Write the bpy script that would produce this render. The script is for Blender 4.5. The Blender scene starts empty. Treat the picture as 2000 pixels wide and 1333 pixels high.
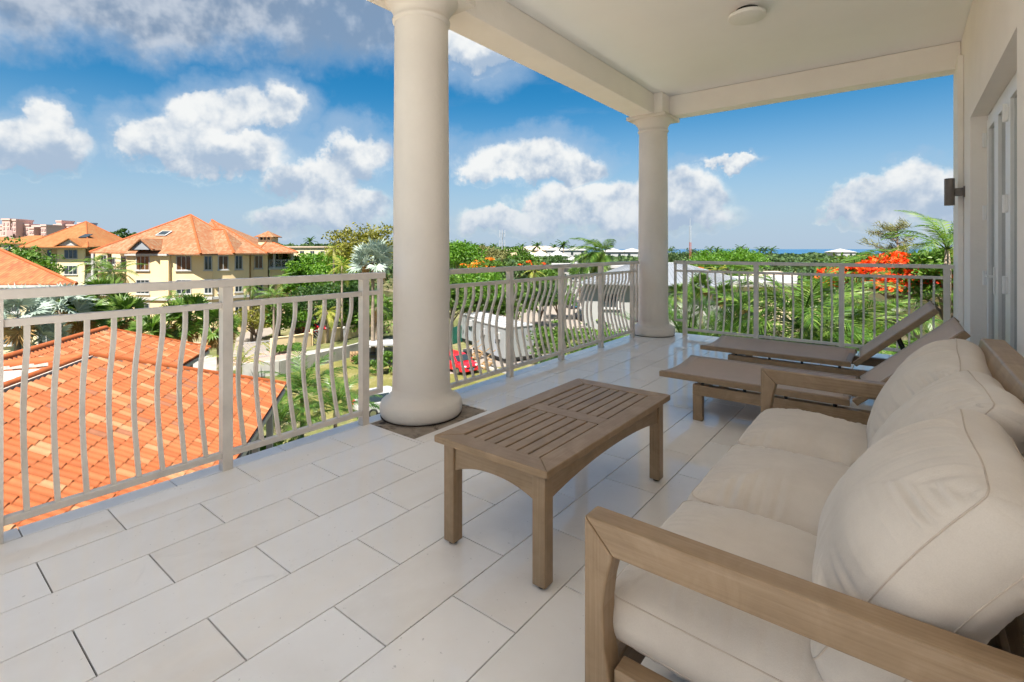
import bpy, bmesh, math, random
import numpy as np
from mathutils import Vector, Matrix, noise

random.seed(7); RNG = np.random.default_rng(11)
sc = bpy.context.scene
COL = sc.collection
PI = math.pi
R = math.radians

# ---------------------------------------------------------------- camera
YAW = R(37.93); CZ = 1.28; FPX = 980.0; HOR = 487.0
cam_d = bpy.data.cameras.new('camera'); cam = bpy.data.objects.new('camera', cam_d); COL.objects.link(cam)
cam.location = (0, 0, CZ); cam.rotation_euler = (R(90), 0, YAW)
cam_d.sensor_width = 36; cam_d.lens = FPX / 2000 * 36
cam_d.shift_y = -(666.5 - HOR) / 2000
cam_d.clip_start = 0.05; cam_d.clip_end = 90000
sc.camera = cam

# ---------------------------------------------------------------- sun, sky, exposure
SUN_EL = R(60); SUN_H = Vector((0.36, -0.93, 0)).normalized()
sun_d = bpy.data.lights.new('sun', 'SUN'); sun = bpy.data.objects.new('sun', sun_d); COL.objects.link(sun)
to_sun = Vector((SUN_H.x * math.cos(SUN_EL), SUN_H.y * math.cos(SUN_EL), math.sin(SUN_EL)))
sun.rotation_euler = to_sun.to_track_quat('Z', 'Y').to_euler(); sun.location = (20, -20, 60)
sun_d.energy = 4.9; sun_d.angle = R(0.53); sun_d.color = (1.0, 0.955, 0.88)
sc.view_settings.view_transform = 'Standard'; sc.view_settings.look = 'None'
sc.view_settings.exposure = 1.56; sc.view_settings.gamma = 1.0
sc.view_settings.use_curve_mapping = False
sc.cycles.use_denoising = True
sc.cycles.use_adaptive_sampling = True; sc.cycles.adaptive_threshold = 0.03
sc.cycles.max_bounces = 9; sc.cycles.diffuse_bounces = 6; sc.cycles.glossy_bounces = 4
sc.cycles.transparent_max_bounces = 8
sc.cycles.sample_clamp_indirect = 6.0

world = bpy.data.worlds.new('World'); sc.world = world; world.use_nodes = True
NT = world.node_tree; NT.nodes.clear()

class Ex:
    """a socket with arithmetic, so that node maths reads like maths"""
    def __init__(self, nt, s): self.nt = nt; self.s = s
    def _m(self, op, *o, clamp=False):
        n = self.nt.nodes.new('ShaderNodeMath'); n.operation = op; n.use_clamp = clamp
        for i, a in enumerate((self,) + o):
            if isinstance(a, Ex): self.nt.links.new(a.s, n.inputs[i])
            else: n.inputs[i].default_value = a
        return Ex(self.nt, n.outputs[0])
    def __add__(a, b): return a._m('ADD', b)
    __radd__ = __add__
    def __sub__(a, b): return a._m('SUBTRACT', b)
    def __mul__(a, b): return a._m('MULTIPLY', b)
    __rmul__ = __mul__
    def __truediv__(a, b): return a._m('DIVIDE', b)
    def max(a, b): return a._m('MAXIMUM', b)
    def min(a, b): return a._m('MINIMUM', b)
    def pow(a, b): return a._m('POWER', b)
    def smooth(a, lo, hi):
        n = a.nt.nodes.new('ShaderNodeMapRange'); n.interpolation_type = 'SMOOTHSTEP'
        a.nt.links.new(a.s, n.inputs[0]); n.inputs[1].default_value = lo; n.inputs[2].default_value = hi
        return Ex(a.nt, n.outputs[0])

def noise_node(nt, vec, scale, detail=6, rough=0.55, dist=0.0, dims='3D'):
    n = nt.nodes.new('ShaderNodeTexNoise'); n.noise_dimensions = dims
    n.inputs['Scale'].default_value = scale; n.inputs['Detail'].default_value = detail
    n.inputs['Roughness'].default_value = rough; n.inputs['Distortion'].default_value = dist
    if vec is not None: nt.links.new(vec, n.inputs['Vector'])
    return n

def build_sky():
    nt = NT; N = nt.nodes.new; L = nt.links.new
    out = N('ShaderNodeOutputWorld'); mix = N('ShaderNodeMixShader'); L(mix.outputs[0], out.inputs[0])
    sky = N('ShaderNodeTexSky'); sky.sky_type = 'NISHITA'; sky.sun_disc = False
    sky.sun_elevation = SUN_EL; sky.sun_rotation = math.atan2(SUN_H.x, SUN_H.y)
    sky.altitude = 0; sky.air_density = 1.0; sky.dust_density = 0.35; sky.ozone_density = 2.2
    hsv = N('ShaderNodeHueSaturation'); hsv.inputs['Saturation'].default_value = 1.5
    hsv.inputs['Hue'].default_value = 0.492; hsv.inputs['Value'].default_value = 0.82
    L(sky.outputs[0], hsv.inputs['Color'])
    bg = N('ShaderNodeBackground'); bg.inputs[1].default_value = 0.050; L(hsv.outputs[0], bg.inputs[0])
    bc = N('ShaderNodeBackground'); bc.inputs[1].default_value = 1.0
    L(bg.outputs[0], mix.inputs[1]); L(bc.outputs[0], mix.inputs[2])
    tc = N('ShaderNodeTexCoord'); D = tc.outputs['Generated']
    sep = N('ShaderNodeSeparateXYZ'); L(D, sep.inputs[0])
    X, Y, Z = (Ex(nt, sep.outputs[i]) for i in range(3))
    # compass angle from the terrace's outlook, repeated every 120 degrees, and elevation, both in degrees
    az = (Y._m('ARCTAN2', X) * (180 / PI))            # angle from +X
    rel = (math.degrees(YAW) + 90) 
    azr = (az * -1.0 + rel)._m('WRAP', 60.0, -60.0)   # right is positive
    el = Z._m('ARCSINE') * (180 / PI)
    # ragged edges: shift the lookup by noise
    n1 = noise_node(nt, D, 9, 5, 0.60); n2 = noise_node(nt, D, 34, 4, 0.6)
    s1 = N('ShaderNodeSeparateColor'); L(n1.outputs['Color'], s1.inputs[0])
    w1 = Ex(nt, s1.outputs[0]) - 0.5; w2 = Ex(nt, s1.outputs[1]) - 0.5
    fine = Ex(nt, n2.outputs['Fac']) - 0.5
    A = azr + w1 * 7.0 + fine * 1.6; B = el + w2 * 5.0 + fine * 1.8
    blobs = [  # azimuth offset and elevation of the puff's middle, half sizes in degrees, all seen as px,py,rx,ry
        (85, 285, 105, 42), (95, 240, 55, 38), (20, 300, 70, 34),
        (305, 268, 70, 42), (385, 236, 66, 48), (470, 220, 66, 42), (550, 218, 52, 42), (430, 300, 160, 40), (360, 290, 110, 34),
        (695, 310, 48, 44), (615, 355, 90, 40), (655, 410, 95, 44), (560, 430, 70, 30),
        (960, 322, 66, 40), (1050, 318, 95, 42), (1120, 330, 66, 34), (1110, 405, 95, 40), (1000, 440, 105, 26), (1200, 400, 110, 46),
        (1330, 390, 78, 48), (1300, 425, 120, 34), (1690, 398, 90, 38), (1790, 378, 80, 46), (1850, 400, 90, 50), (1640, 405, 44, 26),
        (1428, 326, 56, 11),
        (930, 92, 75, 40)]
    cb = N('ShaderNodeCombineXYZ'); L(A.s, cb.inputs[0]); L(B.s, cb.inputs[1])
    field = None; acc = None
    for (px, py, rx, ry) in blobs:
        a0 = math.degrees(math.atan((px - 1000) / FPX)); ca = math.cos(R(a0))
        e0 = math.degrees(math.atan((HOR - py) / FPX * ca))
        ra = math.degrees(rx / FPX) * ca * ca * 1.16; re = math.degrees(ry / FPX) * ca * 1.18
        p = N('ShaderNodeVectorMath'); p.operation = 'MULTIPLY_ADD'; L(cb.outputs[0], p.inputs[0])
        p.inputs[1].default_value = (1 / ra, 1 / re, 0); p.inputs[2].default_value = (-a0 / ra, -e0 / re, 1)
        q = N('ShaderNodeVectorMath'); q.operation = 'MULTIPLY_ADD'; L(p.outputs[0], q.inputs[0]); q.inputs[1].default_value = (1, 1, -2); q.inputs[2].default_value = (0, 0, 0)
        d = N('ShaderNodeVectorMath'); d.operation = 'DOT_PRODUCT'; L(p.outputs[0], d.inputs[0]); L(q.outputs[0], d.inputs[1])
        f = Ex(nt, d.outputs['Value'])                   # u*u + v*v - 2
        field = f if field is None else field.min(f)
        w = (f * -1.0 - 1.0).max(0.0)
        sv = N('ShaderNodeVectorMath'); sv.operation = 'SCALE'; L(p.outputs[0], sv.inputs[0]); L(w.s, sv.inputs['Scale'])
        if acc is None: acc = sv.outputs[0]
        else:
            ad = N('ShaderNodeVectorMath'); ad.operation = 'ADD'; L(acc, ad.inputs[0]); L(sv.outputs[0], ad.inputs[1]); acc = ad.outputs[0]
    field = field * -1.0 - 1.0
    sa = N('ShaderNodeSeparateXYZ'); L(acc, sa.inputs[0])
    hh = Ex(nt, sa.outputs[1]) / (Ex(nt, sa.outputs[2]) + 0.05)      # -1 base .. +1 crown of the puff
    dens = field + (Ex(nt, n2.outputs['Fac']) - 0.5) * 0.75 + hh * 0.10
    alpha = dens.smooth(-0.30, 0.50)
    # the grey layer high overhead
    n3 = noise_node(nt, D, 2.6, 4, 0.55); deck = Ex(nt, n3.outputs['Fac'])
    el2 = el + w2 * 9.0 + w1 * 3.0
    ovc = (el2 - (azr + 30.0) * 0.12).smooth(15.8, 20.5) * (azr + w1 * 12).smooth(16.0, -4.0)
    ovc2 = ovc * (deck * 1.2 + 0.42)._m('MINIMUM', 1.0)
    # thin wisps and pale air
    mp = N('ShaderNodeMapping'); mp.inputs['Scale'].default_value = (1.2, 1.2, 5.5); mp.inputs['Rotation'].default_value = (0.25, 0.12, 0); L(D, mp.inputs[0])
    n4 = noise_node(nt, mp.outputs[0], 3.1, 5, 0.58, 0.0)
    wisp = Ex(nt, n4.outputs['Fac']).smooth(0.49, 0.86) * 0.42
    low = el.smooth(17.0, 0.0) * 0.90
    soft = (field + w1 * 2.6 + (Ex(nt, n4.outputs['Fac']) - 0.5) * 3.0).smooth(-2.8, 0.3) * 0.62
    thin = (wisp.max(soft)).max(low)
    # light on the puffs: crowns white, bases blue grey, relief from an offset lookup
    mo = N('ShaderNodeVectorMath'); mo.operation = 'ADD'; L(D, mo.inputs[0]); mo.inputs[1].default_value = (0.010, -0.008, 0.030)
    n5 = noise_node(nt, mo.outputs[0], 9, 4, 0.60)
    relief = (Ex(nt, n1.outputs['Fac']) - Ex(nt, n5.outputs['Fac'])) * 2.2
    lit = (hh * 0.66 + relief * 1.5 + 0.60 + fine * 0.6).smooth(0.0, 1.15)
    lit = lit * (el.smooth(-1.0, 9.0) * 0.45 + 0.55)
    ramp = N('ShaderNodeMix'); ramp.data_type = 'RGBA'; L(lit.s, ramp.inputs[0])
    ramp.inputs[6].default_value = (0.140, 0.178, 0.228, 1); ramp.inputs[7].default_value = (0.308, 0.314, 0.314, 1)
    deckc = N('ShaderNodeMix'); deckc.data_type = 'RGBA'; L((deck * 1.0 + relief * 0.8).smooth(0.30, 0.72).s, deckc.inputs[0])
    deckc.inputs[6].default_value = (0.085, 0.115, 0.160, 1); deckc.inputs[7].default_value = (0.200, 0.218, 0.245, 1)
    m1 = N('ShaderNodeMix'); m1.data_type = 'RGBA'; L(alpha.s, m1.inputs[0])
    thinc = (0.142, 0.190, 0.250, 1); m1.inputs[6].default_value = thinc; L(ramp.outputs[2], m1.inputs[7])
    m2 = N('ShaderNodeMix'); m2.data_type = 'RGBA'; L((ovc2 * (alpha * -1.0 + 1.0)).s, m2.inputs[0]); L(m1.outputs[2], m2.inputs[6]); L(deckc.outputs[2], m2.inputs[7])
    L(m2.outputs[2], bc.inputs[0])
    tot = alpha.max(thin).max(ovc2 * 0.92).min(1.0)
    L(tot.s, mix.inputs[0])
build_sky()
world.cycles.sampling_method = 'NONE'

# ---------------------------------------------------------------- helpers: site plan, objects, meshes
G = -9.0                                              # ground, three storeys below the terrace
cy, sy = math.cos(YAW), math.sin(YAW)
def W(r, d, z=G):                                     # r metres to the right and d metres ahead of the viewpoint
    return Vector((cy * r - sy * d, sy * r + cy * d, z))
def rp(px, d): return (px - 1000) / FPX * d
def zp(py, d): return CZ + (HOR - py) / FPX * d
def at(px, d, z=G): return W(rp(px, d), d, z)
def gd(py): return FPX * (CZ - G) / (py - HOR)        # distance of a ground point

def link(o, parent=None):
    COL.objects.link(o)
    if parent is not None: o.parent = parent
    return o
def tag(o, label=None, cat=None, group=None, kind=None):
    if label: o['label'] = label
    if cat: o['category'] = cat
    if group: o['group'] = group
    if kind: o['kind'] = kind
    return o
def thing(name, label, cat, loc=(0, 0, 0), rz=0.0, group=None):
    o = bpy.data.objects.new(name, None); o.empty_display_size = 0.2
    link(o); o.location = loc; o.rotation_euler = (0, 0, rz)
    return tag(o, label, cat, group)
def inst(name, mesh, parent, loc=(0, 0, 0), rot=(0, 0, 0), scale=(1, 1, 1)):
    o = bpy.data.objects.new(name, mesh); link(o, parent)
    o.location = loc; o.rotation_euler = rot; o.scale = scale
    return o
def copy_tree(o, parent=None):
    c = o.copy(); COL.objects.link(c)
    c.parent = parent
    for ch in list(o.children): copy_tree(ch, c)
    return c

def np_mesh(name, V, F, mat=None, smooth=False):
    """V (n,3); F (m,k) one face size"""
    V = np.asarray(V, np.float32).reshape(-1, 3); F = np.asarray(F, np.int32)
    me = bpy.data.meshes.new(name); k = F.shape[1]
    me.vertices.add(len(V)); me.vertices.foreach_set('co', V.ravel())
    me.loops.add(F.size); me.loops.foreach_set('vertex_index', F.ravel())
    me.polygons.add(len(F)); me.polygons.foreach_set('loop_start', np.arange(0, F.size, k, dtype=np.int32))
    me.update(calc_edges=True); me.validate()
    me.polygons.foreach_set('use_smooth', np.full(len(F), bool(smooth)))
    if mat is not None: me.materials.append(mat)
    return me

class MB:
    def __init__(self): self.v = []; self.f = []
    def add(self, vs, fs):
        b = len(self.v); self.v += [tuple(p) for p in vs]; self.f += [tuple(i + b for i in q) for q in fs]; return self
    def box(self, x0, x1, y0, y1, z0, z1):
        vs = [(x0, y0, z0), (x1, y0, z0), (x1, y1, z0), (x0, y1, z0), (x0, y0, z1), (x1, y0, z1), (x1, y1, z1), (x0, y1, z1)]
        return self.add(vs, [(3, 2, 1, 0), (4, 5, 6, 7), (0, 1, 5, 4), (1, 2, 6, 5), (2, 3, 7, 6), (3, 0, 4, 7)])
    def bar(self, p, q, w, h, up=(0, 0, 1)):
        p = Vector(p); q = Vector(q); d = (q - p).normalized(); u = Vector(up)
        s = d.cross(u)
        if s.length < 1e-4: s = d.cross(Vector((1, 0, 0)))
        s.normalize(); u = s.cross(d).normalized(); s *= w / 2; u *= h / 2
        vs = [p - s - u, p + s - u, p + s + u, p - s + u, q - s - u, q + s - u, q + s + u, q - s + u]
        return self.add(vs, [(0, 1, 2, 3), (7, 6, 5, 4), (0, 4, 5, 1), (1, 5, 6, 2), (2, 6, 7, 3), (3, 7, 4, 0)])
    def tube(self, path, rad, n=8, cap=True):
        path = [Vector(p) for p in path]
        if not hasattr(rad, '__len__'): rad = [rad] * len(path)
        rings = []; prev = None
        for i, p in enumerate(path):
            t = (path[min(i + 1, len(path) - 1)] - path[max(i - 1, 0)]).normalized()
            if prev is None:
                a = Vector((0, 0, 1)) if abs(t.z) < 0.9 else Vector((1, 0, 0)); s = t.cross(a).normalized()
            else:
                s = (prev - t * prev.dot(t)).normalized()
            prev = s; u = t.cross(s)
            rings.append([p + (s * math.cos(2 * PI * k / n) + u * math.sin(2 * PI * k / n)) * rad[i] for k in range(n)])
        vs = [q for r in rings for q in r]; fs = []
        for i in range(len(rings) - 1):
            for k in range(n):
                a = i * n + k; b = i * n + (k + 1) % n; fs.append((a, b, b + n, a + n))
        if cap: fs += [tuple(range(n))[::-1], tuple((len(rings) - 1) * n + k for k in range(n))]
        return self.add(vs, fs)
    def lathe(self, prof, c=(0, 0, 0), n=32, cap=True):
        vs = []; fs = []
        for (r, z) in prof:
            for k in range(n): a = 2 * PI * k / n; vs.append((c[0] + r * math.cos(a), c[1] + r * math.sin(a), c[2] + z))
        for i in range(len(prof) - 1):
            for k in range(n):
                a = i * n + k; b = i * n + (k + 1) % n; fs.append((a, b, b + n, a + n))
        if cap: fs += [tuple(range(n))[::-1], tuple((len(prof) - 1) * n + k for k in range(n))]
        return self.add(vs, fs)
    def prism(self, poly, z0, z1, fn=None):
        """polygon (x,y) extruded in z, optionally remapped by fn(x,y,z)"""
        n = len(poly); fn = fn or (lambda x, y, z: (x, y, z))
        vs = [fn(x, y, z0) for x, y in poly] + [fn(x, y, z1) for x, y in poly]
        fs = [tuple(range(n))[::-1], tuple(range(n, 2 * n))] + [(i, (i + 1) % n, (i + 1) % n + n, i + n) for i in range(n)]
        return self.add(vs, fs)
    def poly(self, pts): return self.add(pts, [tuple(range(len(pts)))])
    def slab(self, pts, t):
        """planar polygon given a thickness t downwards"""
        n = len(pts); lo = [(p[0], p[1], p[2] - t) for p in pts]
        return self.add(list(pts) + lo, [tuple(range(n)), tuple(range(2 * n - 1, n - 1, -1))] + [(i + n, (i + 1) % n + n, (i + 1) % n, i) for i in range(n)])
    def mesh(self, name, mat=None, smooth=False):
        me = bpy.data.meshes.new(name); me.from_pydata(self.v, [], self.f); me.update()
        if mat is not None: me.materials.append(mat)
        bm = bmesh.new(); bm.from_mesh(me); bmesh.ops.recalc_face_normals(bm, faces=bm.faces); bm.to_mesh(me); bm.free()
        if smooth: me.polygons.foreach_set('use_smooth', [True] * len(me.polygons))
        if mat is not None and 'wood' in mat.name:      # grain runs along the longest side
            co = [v.co for v in me.vertices]; ext = [max(c[i] for c in co) - min(c[i] for c in co) for i in range(3)]
            k = ext.index(max(ext)); o1, o2 = [i for i in range(3) if i != k]
            uv = me.uv_layers.new(name='grain'); off = random.random() * 9
            for lp in me.loops:
                c = co[lp.vertex_index]; uv.data[lp.index].uv = (c[k] + off, c[o1] + c[o2] * 0.83 + off)
        return me
    def build(self, name, mat, parent=None, smooth=False, bevel=0.0, seg=2, auto=None):
        o = bpy.data.objects.new(name, self.mesh(name, mat, smooth)); link(o, parent)
        if bevel:
            m = o.modifiers.new('bevel', 'BEVEL'); m.width = bevel; m.segments = seg; m.limit_method = 'ANGLE'; m.angle_limit = R(35)
            m.harden_normals = False
        if auto:
            me = o.data
            me.polygons.foreach_set('use_smooth', [True] * len(me.polygons))
            me.set_sharp_from_angle(angle=R(auto))
        return o
def struct(name, mb, mat, parent=None, **k):
    o = mb.build(name, mat, parent, **k); o['kind'] = 'structure'; return o

# ---------------------------------------------------------------- materials
def new_mat(name):
    m = bpy.data.materials.new(name); m.use_nodes = True; nt = m.node_tree
    b = nt.nodes['Principled BSDF']; return m, nt, b
def ramp(nt, fac, stops, interp='LINEAR'):
    n = nt.nodes.new('ShaderNodeValToRGB'); n.color_ramp.interpolation = interp
    e = n.color_ramp.elements
    while len(e) > 1: e.remove(e[0])
    e[0].position = stops[0][0]; e[0].color = (*stops[0][1], 1)
    for p, c in stops[1:]:
        x = e.new(p); x.color = (*c, 1)
    nt.links.new(fac, n.inputs[0]); return n.outputs[0]
def bump(nt, b, h, strength=0.2, dist=0.01):
    n = nt.nodes.new('ShaderNodeBump'); n.inputs['Strength'].default_value = strength; n.inputs['Distance'].default_value = dist
    nt.links.new(h, n.inputs['Height']); nt.links.new(n.outputs[0], b.inputs['Normal'])
def coords(nt, kind='Object', scale=None, rot=None):
    t = nt.nodes.new('ShaderNodeTexCoord').outputs[kind]
    if scale or rot:
        m = nt.nodes.new('ShaderNodeMapping'); nt.links.new(t, m.inputs[0])
        if scale: m.inputs['Scale'].default_value = scale
        if rot: m.inputs['Rotation'].default_value = rot
        t = m.outputs[0]
    return t
def world_pos(nt, scale=None):
    t = nt.nodes.new('ShaderNodeNewGeometry').outputs['Position']
    if scale:
        m = nt.nodes.new('ShaderNodeMapping'); nt.links.new(t, m.inputs[0]); m.inputs['Scale'].default_value = scale; t = m.outputs[0]
    return t
def paint(name, c, rough=0.6, var=0.06, scale=4, bmp=0.0, bscale=60, spec=0.4, bdist=0.004, metal=0.0):
    m, nt, b = new_mat(name)
    n = noise_node(nt, world_pos(nt), scale, 5, 0.6)
    lo = tuple(max(0, x * (1 - var)) for x in c); hi = tuple(min(1, x * (1 + var)) for x in c)
    nt.links.new(ramp(nt, n.outputs['Fac'], [(0.3, lo), (0.7, hi)]), b.inputs['Base Color'])
    b.inputs['Roughness'].default_value = rough; b.inputs['Specular IOR Level'].default_value = spec; b.inputs['Metallic'].default_value = metal
    if bmp:
        n2 = noise_node(nt, world_pos(nt), bscale, 4, 0.6); bump(nt, b, n2.outputs['Fac'], bmp, bdist)
    return m
M = {}
M['plaster'] = paint('plaster', (0.87, 0.825, 0.775), 0.75, 0.04, 1.3, 0.45, 32, 0.2, 0.006)
M['column'] = paint('column_plaster', (0.72, 0.67, 0.61), 0.72, 0.06, 1.4, 0.5, 24, 0.2, 0.007)
M['ceiling'] = paint('ceiling_paint', (0.92, 0.91, 0.90), 0.8, 0.02, 1.2, 0.2, 60, 0.2)
M['rail'] = paint('railing_paint', (0.66, 0.61, 0.555), 0.36, 0.09, 7, 0.15, 90, 0.5)
M['white'] = paint('white_paint', (0.80, 0.80, 0.79), 0.4, 0.03, 4)
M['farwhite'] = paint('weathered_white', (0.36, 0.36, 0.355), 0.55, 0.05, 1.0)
M['roomwall'] = paint('room_wall', (0.76, 0.75, 0.72), 0.8, 0.04, 0.6)
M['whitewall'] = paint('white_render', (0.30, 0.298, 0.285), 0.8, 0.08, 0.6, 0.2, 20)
M['bronze'] = paint('bronze_metal', (0.15, 0.128, 0.115), 0.42, 0.1, 20, 0.05, 200, 0.5)
M['grime'] = paint('black_grime', (0.045, 0.035, 0.028), 0.95, 0.5, 14, 0.5, 60)
M['black'] = paint('black_plastic', (0.02, 0.02, 0.022), 0.5, 0.1, 20)
M['steel'] = paint('steel', (0.5, 0.5, 0.5), 0.3, 0.05, 20, metal=1.0)
M['grout'] = paint('grout', (0.05, 0.04, 0.034), 0.9, 0.25, 8)
M['concrete'] = paint('concrete', (0.27, 0.255, 0.23), 0.9, 0.16, 1.2, 0.4, 14)
M['paleconcrete'] = paint('pale_concrete', (0.42, 0.39, 0.34), 0.9, 0.12, 0.8, 0.3, 14)
M['kerbwall'] = paint('weathered_wall', (0.351, 0.338, 0.304), 0.9, 0.22, 0.9, 0.3, 14)
M['asphalt'] = paint('asphalt', (0.160, 0.148, 0.136), 0.9, 0.15, 0.35, 0.3, 30)
M['road'] = paint('dusty_road', (0.230, 0.197, 0.166), 0.9, 0.14, 0.25, 0.3, 30)
M['paver'] = paint('pink_pavers', (0.319, 0.217, 0.178), 0.85, 0.12, 1.3, 0.3, 20)
M['yellow'] = paint('yellow_render', (0.70, 0.535, 0.30), 0.85, 0.07, 0.5, 0.2, 18)
M['cream'] = paint('cream_render', (0.66, 0.55, 0.335), 0.85, 0.07, 0.5, 0.2, 18)
M['pink'] = paint('pink_stone', (0.54, 0.36, 0.315), 0.9, 0.10, 0.03)
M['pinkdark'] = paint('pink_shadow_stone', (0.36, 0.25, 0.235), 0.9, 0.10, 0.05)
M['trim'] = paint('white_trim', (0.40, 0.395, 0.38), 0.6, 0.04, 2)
M['trunk'] = paint('bark', (0.16, 0.115, 0.08), 0.95, 0.35, 3, 0.8, 12)
M['palmtrunk'] = paint('palm_bark', (0.24, 0.19, 0.14), 0.95, 0.30, 4, 0.8, 10)
M['timber'] = paint('raw_timber', (0.26, 0.165, 0.08), 0.9, 0.25, 3, 0.4, 20)
M['metalroof'] = paint('metal_roof', (0.20, 0.212, 0.228), 0.42, 0.06, 0.5, spec=0.5)
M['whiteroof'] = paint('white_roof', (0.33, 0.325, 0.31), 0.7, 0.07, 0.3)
M['tanroof'] = paint('tan_roof', (0.42, 0.33, 0.26), 0.85, 0.12, 0.4)
M['teal'] = paint('teal_plastic', (0.02, 0.30, 0.33), 0.5, 0.15, 2)
M['greenmesh'] = paint('green_fence_cloth', (0.02, 0.16, 0.11), 0.8, 0.25, 1.2)
M['redpaint'] = paint('red_car_paint', (0.62, 0.012, 0.022), 0.22, 0.03, 2, spec=0.6)
M['rustred'] = paint('faded_red', (0.30, 0.09, 0.06), 0.7, 0.2, 2)
M['greypaint'] = paint('grey_car_paint', (0.30, 0.32, 0.35), 0.25, 0.03, 2, spec=0.6)
M['whitepaint'] = paint('white_car_paint', (0.40, 0.40, 0.40), 0.25, 0.02, 2, spec=0.6)
M['darkpaint'] = paint('dark_car_paint', (0.03, 0.035, 0.05), 0.2, 0.05, 2, spec=0.6)
M['bluepaint'] = paint('pale_blue_paint', (0.34, 0.48, 0.58), 0.35, 0.05, 2, spec=0.5)
M['tyre'] = paint('tyre_rubber', (0.02, 0.02, 0.02), 0.8, 0.1, 5)
M['lamp'] = paint('lamp_glass', (0.75, 0.75, 0.72), 0.15, 0.03, 5, spec=0.6)
M['plate'] = paint('blue_plate', (0.05, 0.25, 0.40), 0.4, 0.1, 10)
M['diffuser'] = paint('opal_diffuser', (0.82, 0.81, 0.78), 0.45, 0.02, 5)
M['trailer'] = paint('trailer_skin', (0.255, 0.265, 0.268), 0.5, 0.05, 0.8)
def glass_dark(name, c, rough=0.06):
    m, nt, b = new_mat(name); b.inputs['Base Color'].default_value = (*c, 1); b.inputs['Roughness'].default_value = rough
    b.inputs['Specular IOR Level'].default_value = 0.7; return m
M['glass'] = glass_dark('window_glass', (0.025, 0.035, 0.04))
M['glassbrown'] = glass_dark('curtained_glass', (0.085, 0.038, 0.015), 0.15)
def door_glass():
    m, nt, b = new_mat('door_glass')
    b.inputs['Base Color'].default_value = (0.90, 0.95, 0.95, 1); b.inputs['Roughness'].default_value = 0.01
    b.inputs['Transmission Weight'].default_value = 1.0; b.inputs['IOR'].default_value = 1.5
    return m
M['doorglass'] = door_glass()

def tile_mat():
    m, nt, b = new_mat('polished_tile')
    oi = nt.nodes.new('ShaderNodeObjectInfo')
    n = noise_node(nt, world_pos(nt), 1.7, 6, 0.62, 0.8); n2 = noise_node(nt, world_pos(nt), 7, 5, 0.6, 0.5)
    a = Ex(nt, n.outputs['Fac']) * 0.62 + Ex(nt, n2.outputs['Fac']) * 0.25 + Ex(nt, oi.outputs['Random']) * 0.30
    nt.links.new(ramp(nt, a.s, [(0.30, (0.775, 0.735, 0.69)), (0.52, (0.85, 0.82, 0.785)), (0.80, (0.895, 0.88, 0.865))]), b.inputs['Base Color'])
    sp = noise_node(nt, world_pos(nt), 55, 2, 0.5); sm = noise_node(nt, world_pos(nt), 4.5, 6, 0.7, 1.0)
    dirt = Ex(nt, sp.outputs['Fac']).smooth(0.70, 0.76) * 0.30 + Ex(nt, sm.outputs['Fac']).smooth(0.60, 0.80) * 0.14
    hs = nt.nodes.new('ShaderNodeHueSaturation'); nt.links.new(b.inputs['Base Color'].links[0].from_socket, hs.inputs['Color']); nt.links.new((dirt * -1.0 + 1.0).s, hs.inputs['Value']); nt.links.new(hs.outputs[0], b.inputs['Base Color'])
    n3 = noise_node(nt, world_pos(nt), 2.3, 5, 0.65)
    r = Ex(nt, n3.outputs['Fac']) * 0.12 + 0.004
    nt.links.new(r.s, b.inputs['Roughness'])
    b.inputs['Specular IOR Level'].default_value = 0.60
    return m
M['tile'] = tile_mat()

def wood_mat(name, c1, c2, c3):
    m, nt, b = new_mat(name)
    n = noise_node(nt, coords(nt, 'Object', (9, 9, 9)), 1.0, 6, 0.6, 1.2)
    wv = nt.nodes.new('ShaderNodeTexNoise'); wv.inputs['Scale'].default_value = 1; wv.inputs['Detail'].default_value = 5
    geo = nt.nodes.new('ShaderNodeNewGeometry'); mp = nt.nodes.new('ShaderNodeMapping')
    nt.links.new(coords(nt, 'UV'), mp.inputs[0]); mp.inputs['Scale'].default_value = (3.0, 160, 1); nt.links.new(mp.outputs[0], wv.inputs['Vector'])
    a = Ex(nt, n.outputs['Fac']) * 0.55 + Ex(nt, wv.outputs['Fac']) * 0.45
    nt.links.new(ramp(nt, a.s, [(0.32, c1), (0.52, c2), (0.72, c3)]), b.inputs['Base Color'])
    b.inputs['Roughness'].default_value = 0.42; b.inputs['Specular IOR Level'].default_value = 0.5
    bump(nt, b, wv.outputs['Fac'], 0.12, 0.002)
    return m
M['wood'] = wood_mat('taupe_stained_wood', (0.225, 0.145, 0.075), (0.300, 0.202, 0.115), (0.385, 0.275, 0.175))

def sling_mat():
    m, nt, b = new_mat('textilene_sling')
    ck = nt.nodes.new('ShaderNodeTexChecker'); ck.inputs['Scale'].default_value = 420; nt.links.new(coords(nt, 'Object'), ck.inputs['Vector'])
    ck.inputs['Color1'].default_value = (0.45, 0.33, 0.235, 1); ck.inputs['Color2'].default_value = (0.54, 0.405, 0.295, 1)
    n = noise_node(nt, coords(nt, 'Object'), 3, 5, 0.6)
    mx = nt.nodes.new('ShaderNodeMix'); mx.data_type = 'RGBA'; mx.blend_type = 'MULTIPLY'; mx.inputs[0].default_value = 0.35
    nt.links.new(ck.outputs[0], mx.inputs[6]); nt.links.new(ramp(nt, n.outputs['Fac'], [(0.3, (0.75, 0.75, 0.75)), (0.7, (1, 1, 1))]), mx.inputs[7])
    nt.links.new(mx.outputs[2], b.inputs['Base Color']); b.inputs['Roughness'].default_value = 0.55
    return m
M['sling'] = sling_mat()

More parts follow.
